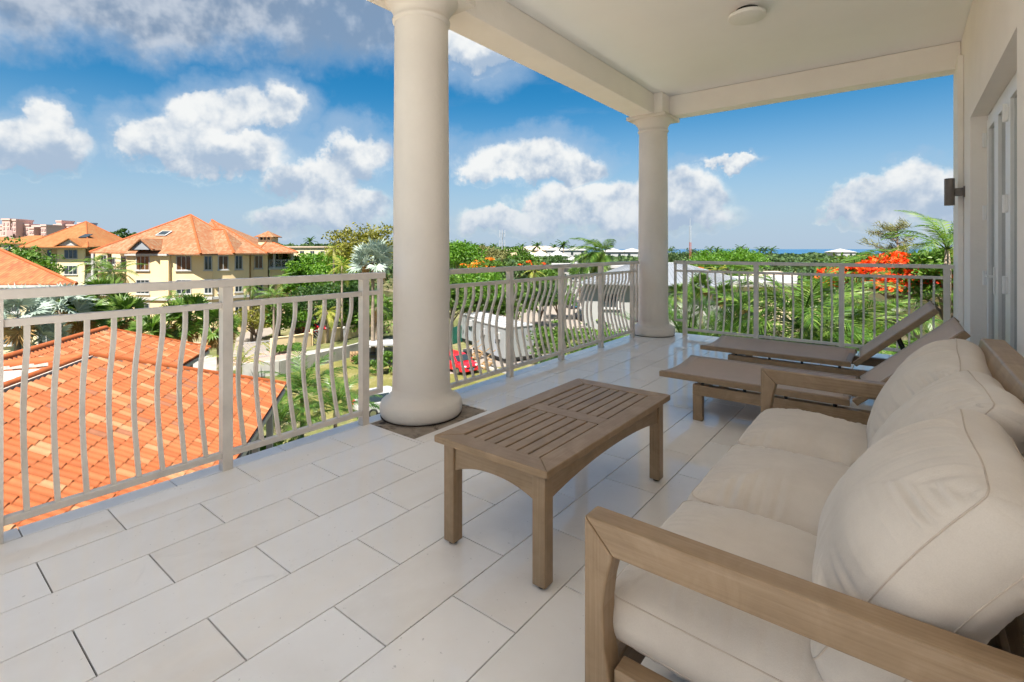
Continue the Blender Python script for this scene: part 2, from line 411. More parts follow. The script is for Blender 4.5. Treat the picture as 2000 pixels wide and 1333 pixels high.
def fabric_mat():
    m, nt, b = new_mat('linen_fabric')
    p = coords(nt, 'Object')
    n = noise_node(nt, p, 5, 6, 0.6); f = noise_node(nt, p, 420, 3, 0.7)
    a = Ex(nt, n.outputs['Fac']) * 0.65 + Ex(nt, f.outputs['Fac']) * 0.35
    nt.links.new(ramp(nt, a.s, [(0.30, (0.54, 0.475, 0.405)), (0.70, (0.67, 0.605, 0.53))]), b.inputs['Base Color'])
    b.inputs['Roughness'].default_value = 0.95; b.inputs['Specular IOR Level'].default_value = 0.15
    b.inputs['Sheen Weight'].default_value = 0.25
    n3 = noise_node(nt, p, 28, 5, 0.6, 0.4)
    h = Ex(nt, f.outputs['Fac']) * 0.25 + Ex(nt, n3.outputs['Fac'])
    bump(nt, b, h.s, 0.28, 0.006)
    return m
M['fabric'] = fabric_mat()
M['seam'] = paint('seam_thread', (0.53, 0.45, 0.37), 0.95, 0.1, 30)

ROOF_STOPS = [(0.0, (0.285, 0.080, 0.026)), (0.34, (0.305, 0.092, 0.031)), (0.58, (0.320, 0.106, 0.038)), (0.74, (0.325, 0.140, 0.060)),
              (0.83, (0.330, 0.170, 0.082)), (0.88, (0.225, 0.088, 0.045)), (0.94, (0.300, 0.084, 0.026)), (1.0, (0.285, 0.080, 0.024))]
def rooftile_mat(name, island):
    m, nt, b = new_mat(name)
    if island: src = nt.nodes.new('ShaderNodeNewGeometry').outputs['Random Per Island']
    else: src = nt.nodes.new('ShaderNodeObjectInfo').outputs['Random']
    n = noise_node(nt, world_pos(nt), 3.5, 5, 0.65); n2 = noise_node(nt, world_pos(nt), 40, 4, 0.6)
    col = ramp(nt, src, ROOF_STOPS, 'CONSTANT')
    hs = nt.nodes.new('ShaderNodeHueSaturation'); nt.links.new(col, hs.inputs['Color'])
    v = Ex(nt, n.outputs['Fac']) * 0.5 + Ex(nt, n2.outputs['Fac']) * 0.25 + 0.63
    nt.links.new(v.s, hs.inputs['Value']); nt.links.new(hs.outputs[0], b.inputs['Base Color'])
    b.inputs['Roughness'].default_value = 0.75; b.inputs['Specular IOR Level'].default_value = 0.25
    bump(nt, b, n2.outputs['Fac'], 0.2, 0.003)
    return m
M['rooftile'] = rooftile_mat('clay_tile', False)
M['rooftiles'] = rooftile_mat('clay_tile_field', True)
M['ridge'] = paint('ridge_clay', (0.304, 0.074, 0.016), 0.75, 0.16, 4, 0.3, 30)
M['mortar'] = paint('lime_mortar', (0.42, 0.36, 0.31), 0.95, 0.3, 14, 0.6, 30)

def farroof_mat(name, c1, c2, c3, pitch=0.22, course=0.36):
    """clay tiles too far off to pick apart: courses by height, ribs along the slope, blotches of tone"""
    m, nt, b = new_mat(name)
    pos = world_pos(nt); sep = nt.nodes.new('ShaderNodeSeparateXYZ'); nt.links.new(pos, sep.inputs[0])
    geo = nt.nodes.new('ShaderNodeNewGeometry'); gs = nt.nodes.new('ShaderNodeSeparateXYZ'); nt.links.new(geo.outputs['True Normal'], gs.inputs[0])
    x, y, z = (Ex(nt, sep.outputs[i]) for i in range(3)); nx, ny = Ex(nt, gs.outputs[0]), Ex(nt, gs.outputs[1])
    ln = ((nx * nx + ny * ny)._m('SQRT')) + 1e-4
    along = (x * ny - y * nx) / ln
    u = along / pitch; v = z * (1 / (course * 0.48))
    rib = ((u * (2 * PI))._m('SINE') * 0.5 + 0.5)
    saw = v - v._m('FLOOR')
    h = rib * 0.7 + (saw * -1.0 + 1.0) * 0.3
    cid = nt.nodes.new('ShaderNodeCombineXYZ'); nt.links.new(u._m('FLOOR').s, cid.inputs[0]); nt.links.new(v._m('FLOOR').s, cid.inputs[1])
    wn = nt.nodes.new('ShaderNodeTexWhiteNoise'); nt.links.new(cid.outputs[0], wn.inputs['Vector'])
    n = noise_node(nt, pos, 0.45, 5, 0.6)
    a = Ex(nt, wn.outputs['Value']) * 0.45 + Ex(nt, n.outputs['Fac']) * 0.55
    col = ramp(nt, a.s, [(0.25, c1), (0.5, c2), (0.78, c3)])
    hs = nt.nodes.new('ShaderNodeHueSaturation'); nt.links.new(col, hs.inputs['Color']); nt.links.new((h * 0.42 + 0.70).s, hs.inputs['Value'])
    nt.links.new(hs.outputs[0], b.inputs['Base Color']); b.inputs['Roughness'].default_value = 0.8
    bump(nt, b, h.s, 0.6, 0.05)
    return m
M['farroof'] = farroof_mat('clay_roof_weathered', (0.236, 0.071, 0.021), (0.253, 0.107, 0.042), (0.261, 0.169, 0.093))
M['farroof2'] = farroof_mat('clay_roof_orange', (0.253, 0.078, 0.015), (0.278, 0.102, 0.023), (0.261, 0.130, 0.042))
M['farroof3'] = farroof_mat('clay_roof_ribbed', (0.230, 0.055, 0.014), (0.294, 0.087, 0.023), (0.304, 0.124, 0.041), 0.30, 0.42)

def leaf_mat(name, lo, mid, hi, trans=0.35, gloss=0.5):
    m, nt, b = new_mat(name); nt.nodes.remove(b)
    out = nt.nodes['Material Output']
    g = nt.nodes.new('ShaderNodeNewGeometry'); oi = nt.nodes.new('ShaderNodeObjectInfo')
    n = noise_node(nt, g.outputs['Position'], 0.9, 3, 0.5)
    a = Ex(nt, g.outputs['Random Per Island']) * 0.55 + Ex(nt, n.outputs['Fac']) * 0.35 + Ex(nt, oi.outputs['Random']) * 0.10
    col = ramp(nt, a.s, [(0.18, lo), (0.5, mid), (0.85, hi)])
    pr = nt.nodes.new('ShaderNodeBsdfPrincipled'); nt.links.new(col, pr.inputs['Base Color']); pr.inputs['Roughness'].default_value = gloss
    pr.inputs['Specular IOR Level'].default_value = 0.35
    tr = nt.nodes.new('ShaderNodeBsdfTranslucent'); hs = nt.nodes.new('ShaderNodeHueSaturation'); hs.inputs['Value'].default_value = 1.25; hs.inputs['Saturation'].default_value = 1.1
    nt.links.new(col, hs.inputs['Color']); nt.links.new(hs.outputs[0], tr.inputs[0])
    mx = nt.nodes.new('ShaderNodeMixShader'); mx.inputs[0].default_value = trans
    nt.links.new(pr.outputs[0], mx.inputs[1]); nt.links.new(tr.outputs[0], mx.inputs[2]); nt.links.new(mx.outputs[0], out.inputs[0])
    return m
LF = {
 'green': leaf_mat('leaf_mid_green', (0.031, 0.073, 0.008), (0.073, 0.156, 0.018), (0.165, 0.260, 0.039)),
 'bright': leaf_mat('leaf_bright_green', (0.042, 0.114, 0.009), (0.092, 0.214, 0.017), (0.184, 0.306, 0.038), 0.4),
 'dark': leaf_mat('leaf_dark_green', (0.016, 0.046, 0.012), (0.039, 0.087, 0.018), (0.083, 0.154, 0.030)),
 'olive': leaf_mat('leaf_olive', (0.078, 0.087, 0.012), (0.171, 0.175, 0.026), (0.310, 0.280, 0.052)),
 'palm': leaf_mat('palm_green', (0.030, 0.078, 0.010), (0.078, 0.158, 0.022), (0.190, 0.257, 0.058), 0.3, 0.4),
 'palmdark': leaf_mat('palm_deep_green', (0.017, 0.059, 0.008), (0.049, 0.117, 0.014), (0.126, 0.204, 0.039), 0.3, 0.35),
 'palmyellow': leaf_mat('palm_yellow_green', (0.098, 0.132, 0.014), (0.205, 0.241, 0.032), (0.373, 0.338, 0.071), 0.35, 0.45),
 'silver': leaf_mat('silver_palm', (0.180, 0.235, 0.190), (0.300, 0.370, 0.315), (0.460, 0.520, 0.440), 0.25, 0.5),
 'dead': leaf_mat('dead_frond', (0.154, 0.078, 0.026), (0.299, 0.175, 0.062), (0.455, 0.299, 0.124), 0.25, 0.8),
 'red': leaf_mat('flame_blossom', (0.560, 0.030, 0.004), (0.780, 0.080, 0.006), (0.850, 0.200, 0.020), 0.3, 0.6),
 'orange': leaf_mat('orange_blossom', (0.620, 0.130, 0.010), (0.800, 0.250, 0.020), (0.850, 0.360, 0.040), 0.3, 0.6),
 'feathery': leaf_mat('feathery_olive', (0.093, 0.098, 0.030), (0.186, 0.186, 0.062), (0.310, 0.289, 0.114), 0.3, 0.7),
 'farpine': leaf_mat('far_wood_green', (0.030, 0.064, 0.023), (0.059, 0.108, 0.032), (0.114, 0.171, 0.052), 0.25, 0.7),
}

# ================================================================ THE TERRACE
TW, TL = 0.29598, 0.60334                              # tile module
X0, Y00 = -3.3866, 0.4224
XE, XW = -3.215, 0.50                                  # outer edge and house wall
YN, YF = -7.0, 7.62  # floor lengthened unseen behind the viewpoint to bounce sunlight under the roof
slab = struct('terrace_floor', MB().box(XE, 0.9, YN, YF, -0.30, -0.012), M['grout'])
COLS = [(-2.97, 2.66), (-2.97, 7.27)]
def tile_box(x0, x1, y0, y1, g=0.0024):
    """tile with an eased edge"""
    b = MB(); e = 0.0008; x0 += g; x1 -= g; y0 += g; y1 -= g
    v = [(x0, y0, -0.011), (x1, y0, -0.011), (x1, y1, -0.011), (x0, y1, -0.011), (x0, y0, -e), (x1, y0, -e), (x1, y1, -e), (x0, y1, -e),
         (x0 + e, y0 + e, 0), (x1 - e, y0 + e, 0), (x1 - e, y1 - e, 0), (x0 + e, y1 - e, 0)]
    f = [(3, 2, 1, 0)] + [(i, (i + 1) % 4, (i + 1) % 4 + 4, i + 4) for i in range(4)] + [(i + 4, (i + 1) % 4 + 4, (i + 1) % 4 + 8, i + 8) for i in range(4)] + [(8, 9, 10, 11)]
    return b.add(v, f)
PATCH = (-3.3, -2.60, 2.262, 3.02)                      # bare screed round the first column
_full = {}
for r in range(0, 14):
    xa, xb = max(X0 + TW * r, XE), min(X0 + TW * (r + 1), XW)
    if xb - xa < 0.02: continue
    odd = (r % 2 == 1)
    s0 = (1 if odd else 0)
    k = -26 + s0
    while True:
        ya, yb = Y00 + TL / 2 * k, Y00 + TL / 2 * (k + 2); k += 2
        if ya > YF: break
        ya2, yb2 = max(ya, YN), min(yb, YF)
        if yb2 - ya2 < 0.03: continue
        segs = [(xa, xb, ya2, yb2)]
        if xa < PATCH[1] - 0.02 and r > 0:              # cut round the screed
            out = []
            for (a, b_, c, d) in segs:
                if d <= PATCH[2] or c >= PATCH[3]: out.append((a, b_, c, d)); continue
                if c < PATCH[2] - 0.02: out.append((a, b_, c, PATCH[2]))
                if d > PATCH[3] + 0.02: out.append((a, b_, PATCH[3], d))
                if b_ > PATCH[1] + 0.02: out.append((PATCH[1], b_, max(c, PATCH[2]), min(d, PATCH[3])))
            segs = out
        for (a, b_, c, d) in segs:
            full = abs(b_ - a - TW) < 1e-6 and abs(d - c - TL) < 1e-6
            if full:
                if 'm' not in _full: _full['m'] = tile_box(0, TW, 0, TL).mesh('tile', M['tile'])
                inst('tile', _full['m'], slab, (a, c, 0))
            else:
                tile_box(a, b_, c, d).build('tile', M['tile'], slab)
# screed with a scorched, dirty look
def screed_mat():
    m, nt, b = new_mat('rough_screed')
    n = noise_node(nt, world_pos(nt), 9, 7, 0.7, 0.6); n2 = noise_node(nt, world_pos(nt), 3.5, 6, 0.7)
    a = Ex(nt, n.outputs['Fac']) * 0.6 + Ex(nt, n2.outputs['Fac']) * 0.4
    nt.links.new(ramp(nt, a.s, [(0.385, (0.02, 0.016, 0.013)), (0.43, (0.12, 0.095, 0.072)), (0.47, (0.25, 0.205, 0.16)), (0.65, (0.35, 0.30, 0.24))]), b.inputs['Base Color'])
    b.inputs['Roughness'].default_value = 0.9; bump(nt, b, n.outputs['Fac'], 0.7, 0.01); return m
MB().box(-3.0906, PATCH[1] - 0.002, PATCH[2] + 0.002, PATCH[3] - 0.002, -0.011, -0.005).build('bare_screed', screed_mat(), slab)

# building below and above the terrace
ZC, ZB = 3.55, 3.25
struct('terrace_ceiling', MB().box(-3.22, 0.9, -1.9, 7.55, ZC, ZC + 0.28), M['ceiling'])  # roof, like the wall, stops short so sun reaches the rear floor
struct('roof_edge', MB().box(-3.62, 0.9, -1.9, 7.95, ZC + 0.281, ZC + 0.50), M['plaster'])
bm_ = MB().box(-3.22, -2.86, -1.9, 7.55, ZB, ZC - 0.002)
struct('side_beam', bm_, M['plaster'], bevel=0.012)
struct('end_beam', MB().box(-2.858, 0.498, 7.31, 7.55, ZB + 0.002, ZC - 0.003), M['plaster'], bevel=0.012)
wl = MB()
for (y0, y1, z0, z1) in [(6.39, 7.60, 0.0, ZC - 0.004), (3.93, 6.39, 2.52, ZC - 0.004), (-2.1, 3.93, 0.0, ZC - 0.004)]:
    wl.box(XW, 0.78, y0, y1, z0, z1)
wall = struct('house_wall', wl, M['plaster'])
MB().box(0.452, 0.4995, 7.02, 7.60, 0.002, ZB + 0.06).build('pilaster', M['plaster'], wall, bevel=0.01)
# skirting tile along the wall
MB().box(0.486, 0.4992, -2.1, 3.92, 0.002, 0.09).build('skirting', M['tile'], wall)
MB().box(0.486, 0.4992, 6.40, 7.01, 0.002, 0.09).build('skirting', M['tile'], wall)
# storeys under the terrace and the house body behind
struct('house_body', MB().box(XE + 0.05, 14.0, -7.0, 7.55, G - 0.5, -0.302), M['plaster'])
room = struct('living_room', MB().box(4.6, 4.8, -2.1, 7.5, 0, 3.2).box(0.79, 4.6, 7.3, 7.5, 0, 3.2).box(0.79, 4.6, -2.1, -1.9, 0, 3.2), M['roomwall'])
struct('living_room_floor', MB().box(0.901, 4.6, -2.1, 7.5, -0.301, -0.02), M['tile'])
struct('living_room_ceiling', MB().box(0.901, 4.8, -2.1, 7.5, 3.21, 3.6), M['ceiling'])

# columns
def column(c, label):
    t = thing('column', label, 'column', (c[0], c[1], 0), group='round terrace columns')
    rs = 0.218
    prof = [(rs + 0.006, 0.16)]
    for i in range(1, 12):
        z = 0.16 + (3.06 - 0.16) * i / 11; prof.append((rs - 0.012 * (i / 11) ** 1.8, z))
    MB().lathe(prof, n=64, cap=False).build('shaft', M['column'], t, smooth=True)
    base = [(0.294, 0.002)] + [(0.292 + 0.026 * math.cos(a), 0.062 + 0.060 * math.sin(a)) for a in [R(-75), R(-50), R(-25), 0, R(25), R(50), R(75)]]
    base += [(0.268, 0.134), (0.254, 0.142), (0.240, 0.156), (0.229, 0.180), (0.2225, 0.215)]
    MB().lathe(base, n=64, cap=False).build('base', M['column'], t, smooth=True)
    MB().lathe([(0.282, 0.0008), (0.312, 0.0008), (0.309, 0.004), (0.284, 0.006)], n=64, cap=False).build('dirty_joint', M['grime'], t)
    cap = [(0.2065, 3.02), (0.222, 3.035), (0.224, 3.05), (0.212, 3.06), (0.212, 3.085), (0.225, 3.12), (0.252, 3.16), (0.280, 3.195), (0.286, 3.199)]
    MB().lathe(cap, n=64, cap=False).build('capital', M['column'], t, smooth=True)
    MB().box(-0.30, 0.30, -0.30, 0.30, 3.20, 3.249).build('abacus', M['column'], t, bevel=0.006)
    MB().box(-0.235, 0.235, -0.235, 0.235, 3.251, ZC - 0.001).build('beam_block', M['plaster'], t, bevel=0.008)
    return t
column(COLS[0], 'tall white column between the two railing lengths, its base on bare dark screed')
column(COLS[1], 'white column at the far corner where both railings meet')

# ---------------------------------------------------------------- railings
BAL = [(0.945, 0), (0.875, 0), (0.835, 0.004), (0.79, 0.018), (0.72, 0.045), (0.64, 0.070), (0.56, 0.085), (0.48, 0.088), (0.40, 0.080), (0.30, 0.060), (0.20, 0.033), (0.13, 0.012), (0.10, 0.0)]
def baluster_mesh():
    b = MB(); n = len(BAL); h = 0.0102
    vs = []
    for z, o in BAL: vs += [(-o - h, -h, z), (-o + h, -h, z), (-o + h, h, z), (-o - h, h, z)]
    fs = [(i * 4 + k, i * 4 + (k + 1) % 4, i * 4 + (k + 1) % 4 + 4, i * 4 + k + 4) for i in range(n - 1) for k in range(4)] + [(0, 1, 2, 3), tuple((n - 1) * 4 + k for k in (3, 2, 1, 0))]
    return b.add(vs, fs).mesh('baluster', M['rail'])
BALM = baluster_mesh()
POSTM = MB().box(-0.0275, 0.0275, -0.0275, 0.0275, 0.0, 1.06).mesh('post', M['rail'])
FOOTM = MB().box(-0.030, 0.030, -0.030, 0.030, 0.0012, 0.0035).mesh('post_foot', M['rail'])
def railing(label, org, rz, posts, y0, y1, stub0=None, stub1=None, bays=()):
    """runs along local +y, bows towards local -x"""
    t = thing('railing', label, 'railing', org, rz, 'painted metal terrace railings')
    def rail(n, z0, z1, w, a, b_): MB().box(-w, w, a, b_, z0, z1).build(n, M['rail'], t, bevel=0.004)
    rail('top_rail', 1.061, 1.105, 0.034, y0, y1)
    ends = sorted(posts)
    for y in ends:
        o = inst('post', POSTM, t, (0, y, 0)); inst('post_foot', FOOTM, o)
    spans = [(a, b_) for a, b_ in zip(ends[:-1], ends[1:])]
    for a, b_ in spans:
        rail('middle_rail', 0.938, 0.972, 0.019, a + 0.028, b_ - 0.028)
        rail('bottom_rail', 0.072, 0.106, 0.021, a + 0.028, b_ - 0.028)
        n = max(2, round((b_ - a) / 0.1055)) - 1
        for i in range(1, n + 1): inst('baluster', BALM, t, (0, a + (b_ - a) * i / (n + 1), 0))
    for (ys, ye) in (stub0, stub1):
        if ys is None: continue
        s = 1 if ye > ys else -1
        a, b_ = sorted((ys + s * 0.031, ye - s * 0.0165))
        MB().box(-0.016, 0.016, ye - 0.016, ye + 0.016, 0.20, 1.06).build('end_bar', M['rail'], t)
        MB().box(-0.016, 0.016, a, b_, 0.94, 0.97).build('end_stub', M['rail'], t)
        MB().box(-0.016, 0.016, a, b_, 0.20, 0.232).build('end_stub', M['rail'], t)
    return t
NS = (None, None)
railing('white bowed railing left of the tall column, above the orange tiled roof', (-3.11, 0, 0), 0,
        [-6.29, -5.343, -4.396, -3.45, -2.503, -1.558, -0.613, 0.334, 1.281, 2.228], -6.32, 2.40, NS, (2.228, 2.372))
railing('white bowed railing between the two columns, in front of the parked cars', (-3.11, 0, 0), 0,
        [2.99, 3.955, 4.915, 5.875, 6.84], 2.90, 7.02, NS, (6.84, 6.99))
railing('white bowed railing across the far end, behind the two loungers', (0, 7.47, 0), R(-90),
        [-2.558, -1.585, -0.605, 0.388], -2.72, 0.451, (-2.558, -2.704), NS)

# ---------------------------------------------------------------- glazed door, lamps
def glazed_door():
    t = thing('glazed_door', 'white framed folding glass door in the house wall recess', 'door', (0.62, 3.93, 0))
    H = 2.515; LW = 2.455
    fr = MB().box(0, 0.07, 0.002, 0.05, 0.003, H).box(0, 0.07, LW - 0.05, LW, 0.003, H).box(0, 0.07, 0.0505, LW - 0.0505, H - 0.05, H)
    fr.build('door_frame', M['white'], t, bevel=0.004)
    n = 4; w = (LW - 0.104) / n
    for i in range(n):
        a = 0.052 + i * w + 0.002; b_ = 0.052 + (i + 1) * w - 0.002
        lf = MB().box(-0.012, 0.042, a, a + 0.10, 0.01, H - 0.055).box(-0.012, 0.042, b_ - 0.10, b_, 0.01, H - 0.055)
        lf.box(-0.012, 0.042, a + 0.1005, b_ - 0.1005, H - 0.15, H - 0.055).box(-0.012, 0.042, a + 0.1005, b_ - 0.1005, 0.01, 0.16)
        o = lf.build('door_leaf', M['white'], t, bevel=0.004)
        MB().box(0.010, 0.016, a + 0.1005, b_ - 0.1005, 0.1605, H - 0.1505).build('pane', M['doorglass'], o)
        y = a - 0.002 if i == 0 else b_ + 0.002
        for z in ((0.28, 0.95, 1.55, 2.22) if i != 2 else ()):
            MB().tube([(-0.024, y, z), (-0.024, y, z + 0.13)], 0.018, 12).box(-0.021, -0.0125, y - 0.032, y + 0.032, z + 0.01, z + 0.12).build('hinge', M['white'], o)
        if i == 3:
            y = a + 0.05
            MB().box(-0.022, -0.0125, y - 0.017, y + 0.017, 0.90, 1.13).bar((-0.055, y, 1.05), (-0.055, y + 0.13, 1.05), 0.016, 0.018).bar((-0.022, y, 1.05), (-0.063, y, 1.05), 0.018, 0.018).build('handle', M['white'], o, bevel=0.003)
glazed_door()

def sconce(label, y, z):
    t = thing('wall_lamp', label, 'wall lamp', (XW, y, z), group='bronze cylinder wall lamps')
    MB().lathe([(0.041, -0.14), (0.043, -0.136), (0.043, 0.136), (0.041, 0.14)], (-0.118, 0, 0), 32).build('shade', M['bronze'], t, auto=30)
    MB().box(-0.076, -0.012, -0.025, 0.025, -0.045, 0.035).build('bracket', M['bronze'], t, bevel=0.004)
    MB().box(-0.012, -0.0005, -0.05, 0.05, -0.06, 0.05).build('wall_plate', M['bronze'], t, bevel=0.003)
sconce('dark bronze cylinder wall lamp near the far corner of the wall', 6.93, 1.875)
sconce('dark bronze cylinder wall lamp cut by the right edge of the photo', 2.46, 1.90)
def ceiling_lamp():
    t = thing('ceiling_lamp', 'flat round white lamp under the terrace ceiling', 'ceiling lamp', (-1.165, 5.12, ZC))
    MB().lathe([(0.10, -0.045), (0.10, -0.0005)], n=32).build('mount', M['black'], t)
    MB().lathe([(0.155, -0.082), (0.163, -0.078), (0.166, -0.070), (0.166, -0.050), (0.160, -0.046)], n=48).build('diffuser', M['diffuser'], t, auto=35)
ceiling_lamp()

# ---------------------------------------------------------------- coffee table
def coffee_table():
    x0, x1, y0, y1 = -1.612, -1.020, 1.515, 2.745; H = 0.47; T = 0.030
    t = thing('coffee_table', 'low taupe wooden slatted coffee table beside the sofa', 'table', ((x0 + x1) / 2, (y0 + y1) / 2, 0))
    w, l = (x1 - x0) / 2, (y1 - y0) / 2; fw = 0.092
    wd = M['wood']
    # mitred frame
    for s in (-1, 1):
        MB().prism([(s * w, -l), (s * w, l), (s * (w - fw), l - fw), (s * (w - fw), -l + fw)], H - T, H).build('side_frame', wd, t, bevel=0.004)
        MB().prism([(-w + 0.0008, s * l), (w - 0.0008, s * l), (w - fw, s * (l - fw) + s * 0.0008), (-w + fw, s * (l - fw) + s * 0.0008)], H - T + 0.0004, H - 0.0004).build('end_frame', wd, t, bevel=0.004)
    MB().box(-w + fw + 0.001, w - fw - 0.001, -0.045, 0.045, H - T + 0.001, H - 0.002).build('cross_frame', wd, t, bevel=0.003)
    n = 7; gap = 0.009; W_ = 2 * (w - fw) - gap
    sw = (W_ - gap * n) / n
    for i in range(n):
        a = -w + fw + gap + i * (sw + gap)
        for (b0, b1) in [(-l + fw + 0.001, -0.046), (0.046, l - fw - 0.001)]:
            MB().box(a, a + sw, b0, b1, H - T + 0.006, H - 0.003).build('slat', wd, t, bevel=0.0025)
    lw = 0.058; li = 0.030
    for sx in (-1, 1):
        for s in (-1, 1):
            cx, cyy = sx * (w - li - lw / 2), s * (l - li - lw / 2)
            lg = MB().box(cx - lw / 2, cx + lw / 2, cyy - lw / 2, cyy + lw / 2, 0.012, H - T - 0.0005).build('leg', wd, t, bevel=0.004)
            MB().lathe([(0.018, 0.0005), (0.020, 0.011)], (cx, cyy, 0), 16).build('foot_glide', M['black'], lg)
    # arched aprons
    def apron(L, fn, nm):
        top = H - T - 0.001; pts = []
        N = 20
        for i in range(N + 1):
            u = -L + 2 * L * i / N; k = abs(u) / L
            pts.append((u, top - 0.072 - 0.042 * k ** 2.2))
        pts += [(L, top), (-L, top)]
        MB().prism(pts, -0.010, 0.010, fn).build(nm, wd, t, bevel=0.002)
    Lx = w - li - lw - 0.0005; Ly = l - li - lw - 0.0005
    for s in (-1, 1):
        apron(Lx, (lambda u, z, k, s=s: (u, s * (l - li - lw / 2 + 0.008) + k, z)), 'apron')
        apron(Ly, (lambda u, z, k, s=s: (s * (w - li - lw / 2 + 0.008) + k, u, z)), 'apron')
coffee_table()

# ---------------------------------------------------------------- sun loungers
def lounger(name_label, yc, x0):
    t = thing('sun_lounger', name_label, 'sun lounger', (x0, yc, 0), group='taupe sling sun loungers')
    wd = M['wood']; hw = 0.375; ZT = 0.330; rw = 0.045; rh = 0.040; hinge = 1.235; L = 1.90
    zb = ZT - rh
    # seat frame
    for s in (-1, 1):
        MB().box(0.0, hinge, s * hw - (rw if s > 0 else 0), s * hw + (rw if s < 0 else 0), zb, ZT).build('seat_rail', wd, t, bevel=0.004)
    MB().box(hinge - 0.05, hinge - 0.008, -hw + rw + 0.001, hw - rw - 0.001, zb + 0.002, ZT - 0.018).build('seat_crossbar', wd, t)
    def sling(a, b_, nm, fn, dep=0.032):
        nu, nv = 14, 12; vs = []; fs = []
        for i in range(nu + 1):
            for j in range(nv + 1):
                u = a + (b_ - a) * i / nu; v = -1 + 2 * j / nv
                vs.append(fn(u, v * (hw - 0.018), ZT + 0.004 - dep * (1 - v * v) ** 0.9))
        base = len(vs); vs += [fn(0, 0, 0)] * 0
        lo = []
        for i in range(nu + 1):
            for j in range(nv + 1):
                u = a + (b_ - a) * i / nu; v = -1 + 2 * j / nv
                lo.append(fn(u, v * (hw - 0.018), ZT + 0.001 - dep * (1 - v * v) ** 0.9))
        k = nv + 1
        for i in range(nu):
            for j in range(nv):
                q = (i * k + j, i * k + j + 1, (i + 1) * k + j + 1, (i + 1) * k + j)
                fs.append(q); fs.append(tuple(x + base for x in q[::-1]))
        for i in range(nu):
            fs.append((i * k, (i + 1) * k, (i + 1) * k + base, i * k + base)); fs.append((i * k + nv, i * k + nv + base, (i + 1) * k + nv + base, (i + 1) * k + nv))
        for j in range(nv):
            fs.append((j, j + base, j + 1 + base, j + 1)); fs.append((nu * k + j, nu * k + j + 1, nu * k + j + 1 + base, nu * k + j + base))
        return MB().add(vs + lo, fs).build(nm, M['sling'], t, smooth=True)
    sling(0.004, hinge - 0.012, 'seat_sling', lambda u, v, z: (u, v, z))
    # backrest, raised
    A = R(43); ca, sa = math.cos(A), math.sin(A); BL = 0.72
    def br(u, v, z): return (hinge + 0.012 + u * ca - (z - ZT) * sa, v, ZT + u * sa + (z - ZT) * ca)
    for s in (-1, 1):
        b = MB(); y0, y1 = sorted((s * hw, s * (hw - rw)))
        vs = [br(u, v, z) for u, v, z in [(0, y0, zb), (BL, y0, zb), (BL, y1, zb), (0, y1, zb), (0, y0, ZT), (BL, y0, ZT), (BL, y1, ZT), (0, y1, ZT)]]
        b.add(vs, [(3, 2, 1, 0), (4, 5, 6, 7), (0, 1, 5, 4), (1, 2, 6, 5), (2, 3, 7, 6), (3, 0, 4, 7)]).build('backrest_rail', wd, t, bevel=0.004)
    sling(0.006, BL - 0.004, 'backrest_sling', br)
    b = MB(); vs = [br(u, v, z) for u, v, z in [(BL - 0.09, -hw + rw, zb), (BL - 0.05, -hw + rw, zb), (BL - 0.05, hw - rw, zb), (BL - 0.09, hw - rw, zb), (BL - 0.09, -hw + rw, ZT - 0.035), (BL - 0.05, -hw + rw, ZT - 0.035), (BL - 0.05, hw - rw, ZT - 0.035), (BL - 0.09, hw - rw, ZT - 0.035)]]
    b.add(vs, [(3, 2, 1, 0), (4, 5, 6, 7), (0, 1, 5, 4), (1, 2, 6, 5), (2, 3, 7, 6), (3, 0, 4, 7)]).build('backrest_crossbar', wd, t)
    # prop
    for s in (-0.16, 0.16):
        p = br(0.36, s, zb); MB().bar(p, (hinge + 0.42, s, 0.235), 0.012, 0.02).build('prop', M['black'], t)
    # base frame: rails and legs
    bz1 = 0.268; bh = 0.078; bx0, bx1 = 0.255, L - 0.06; bw = 0.058
    for s in (-1, 1):
        y0, y1 = sorted((s * (hw - 0.01), s * (hw - 0.01 - bw)))
        MB().box(bx0, bx1, y0, y1, bz1 - bh, bz1).build('base_rail', wd, t, bevel=0.004)
        for lx in (bx0, bx1 - 0.07):
            MB().box(lx + 0.0005, lx + 0.0695, y0 + 0.0005, y1 - 0.0005, 0.001, bz1 - bh - 0.0005).build('leg', wd, t, bevel=0.004)
        for x in (bx0 + 0.07, bx0 + 0.36, bx0 + 0.62, bx0 + 0.90):
            MB().lathe([(0.011, bz1 + 0.0005), (0.011, zb - 0.0005)], (x, s * (hw - 0.025), 0), 12).build('spacer', M['black'], t)
    for x in (bx0 + 0.005, bx1 - 0.065):
        MB().box(x, x + 0.05, -hw + 0.01 + bw + 0.001, hw - 0.01 - bw - 0.001, bz1 - bh + 0.01, bz1 - 0.008).build('base_crossbar', wd, t)
    return t
lounger('taupe sling sun lounger nearer the sofa, backrest raised', 4.165, -1.50)
lounger('taupe sling sun lounger beside the far railing, backrest raised', 5.425, -1.58)

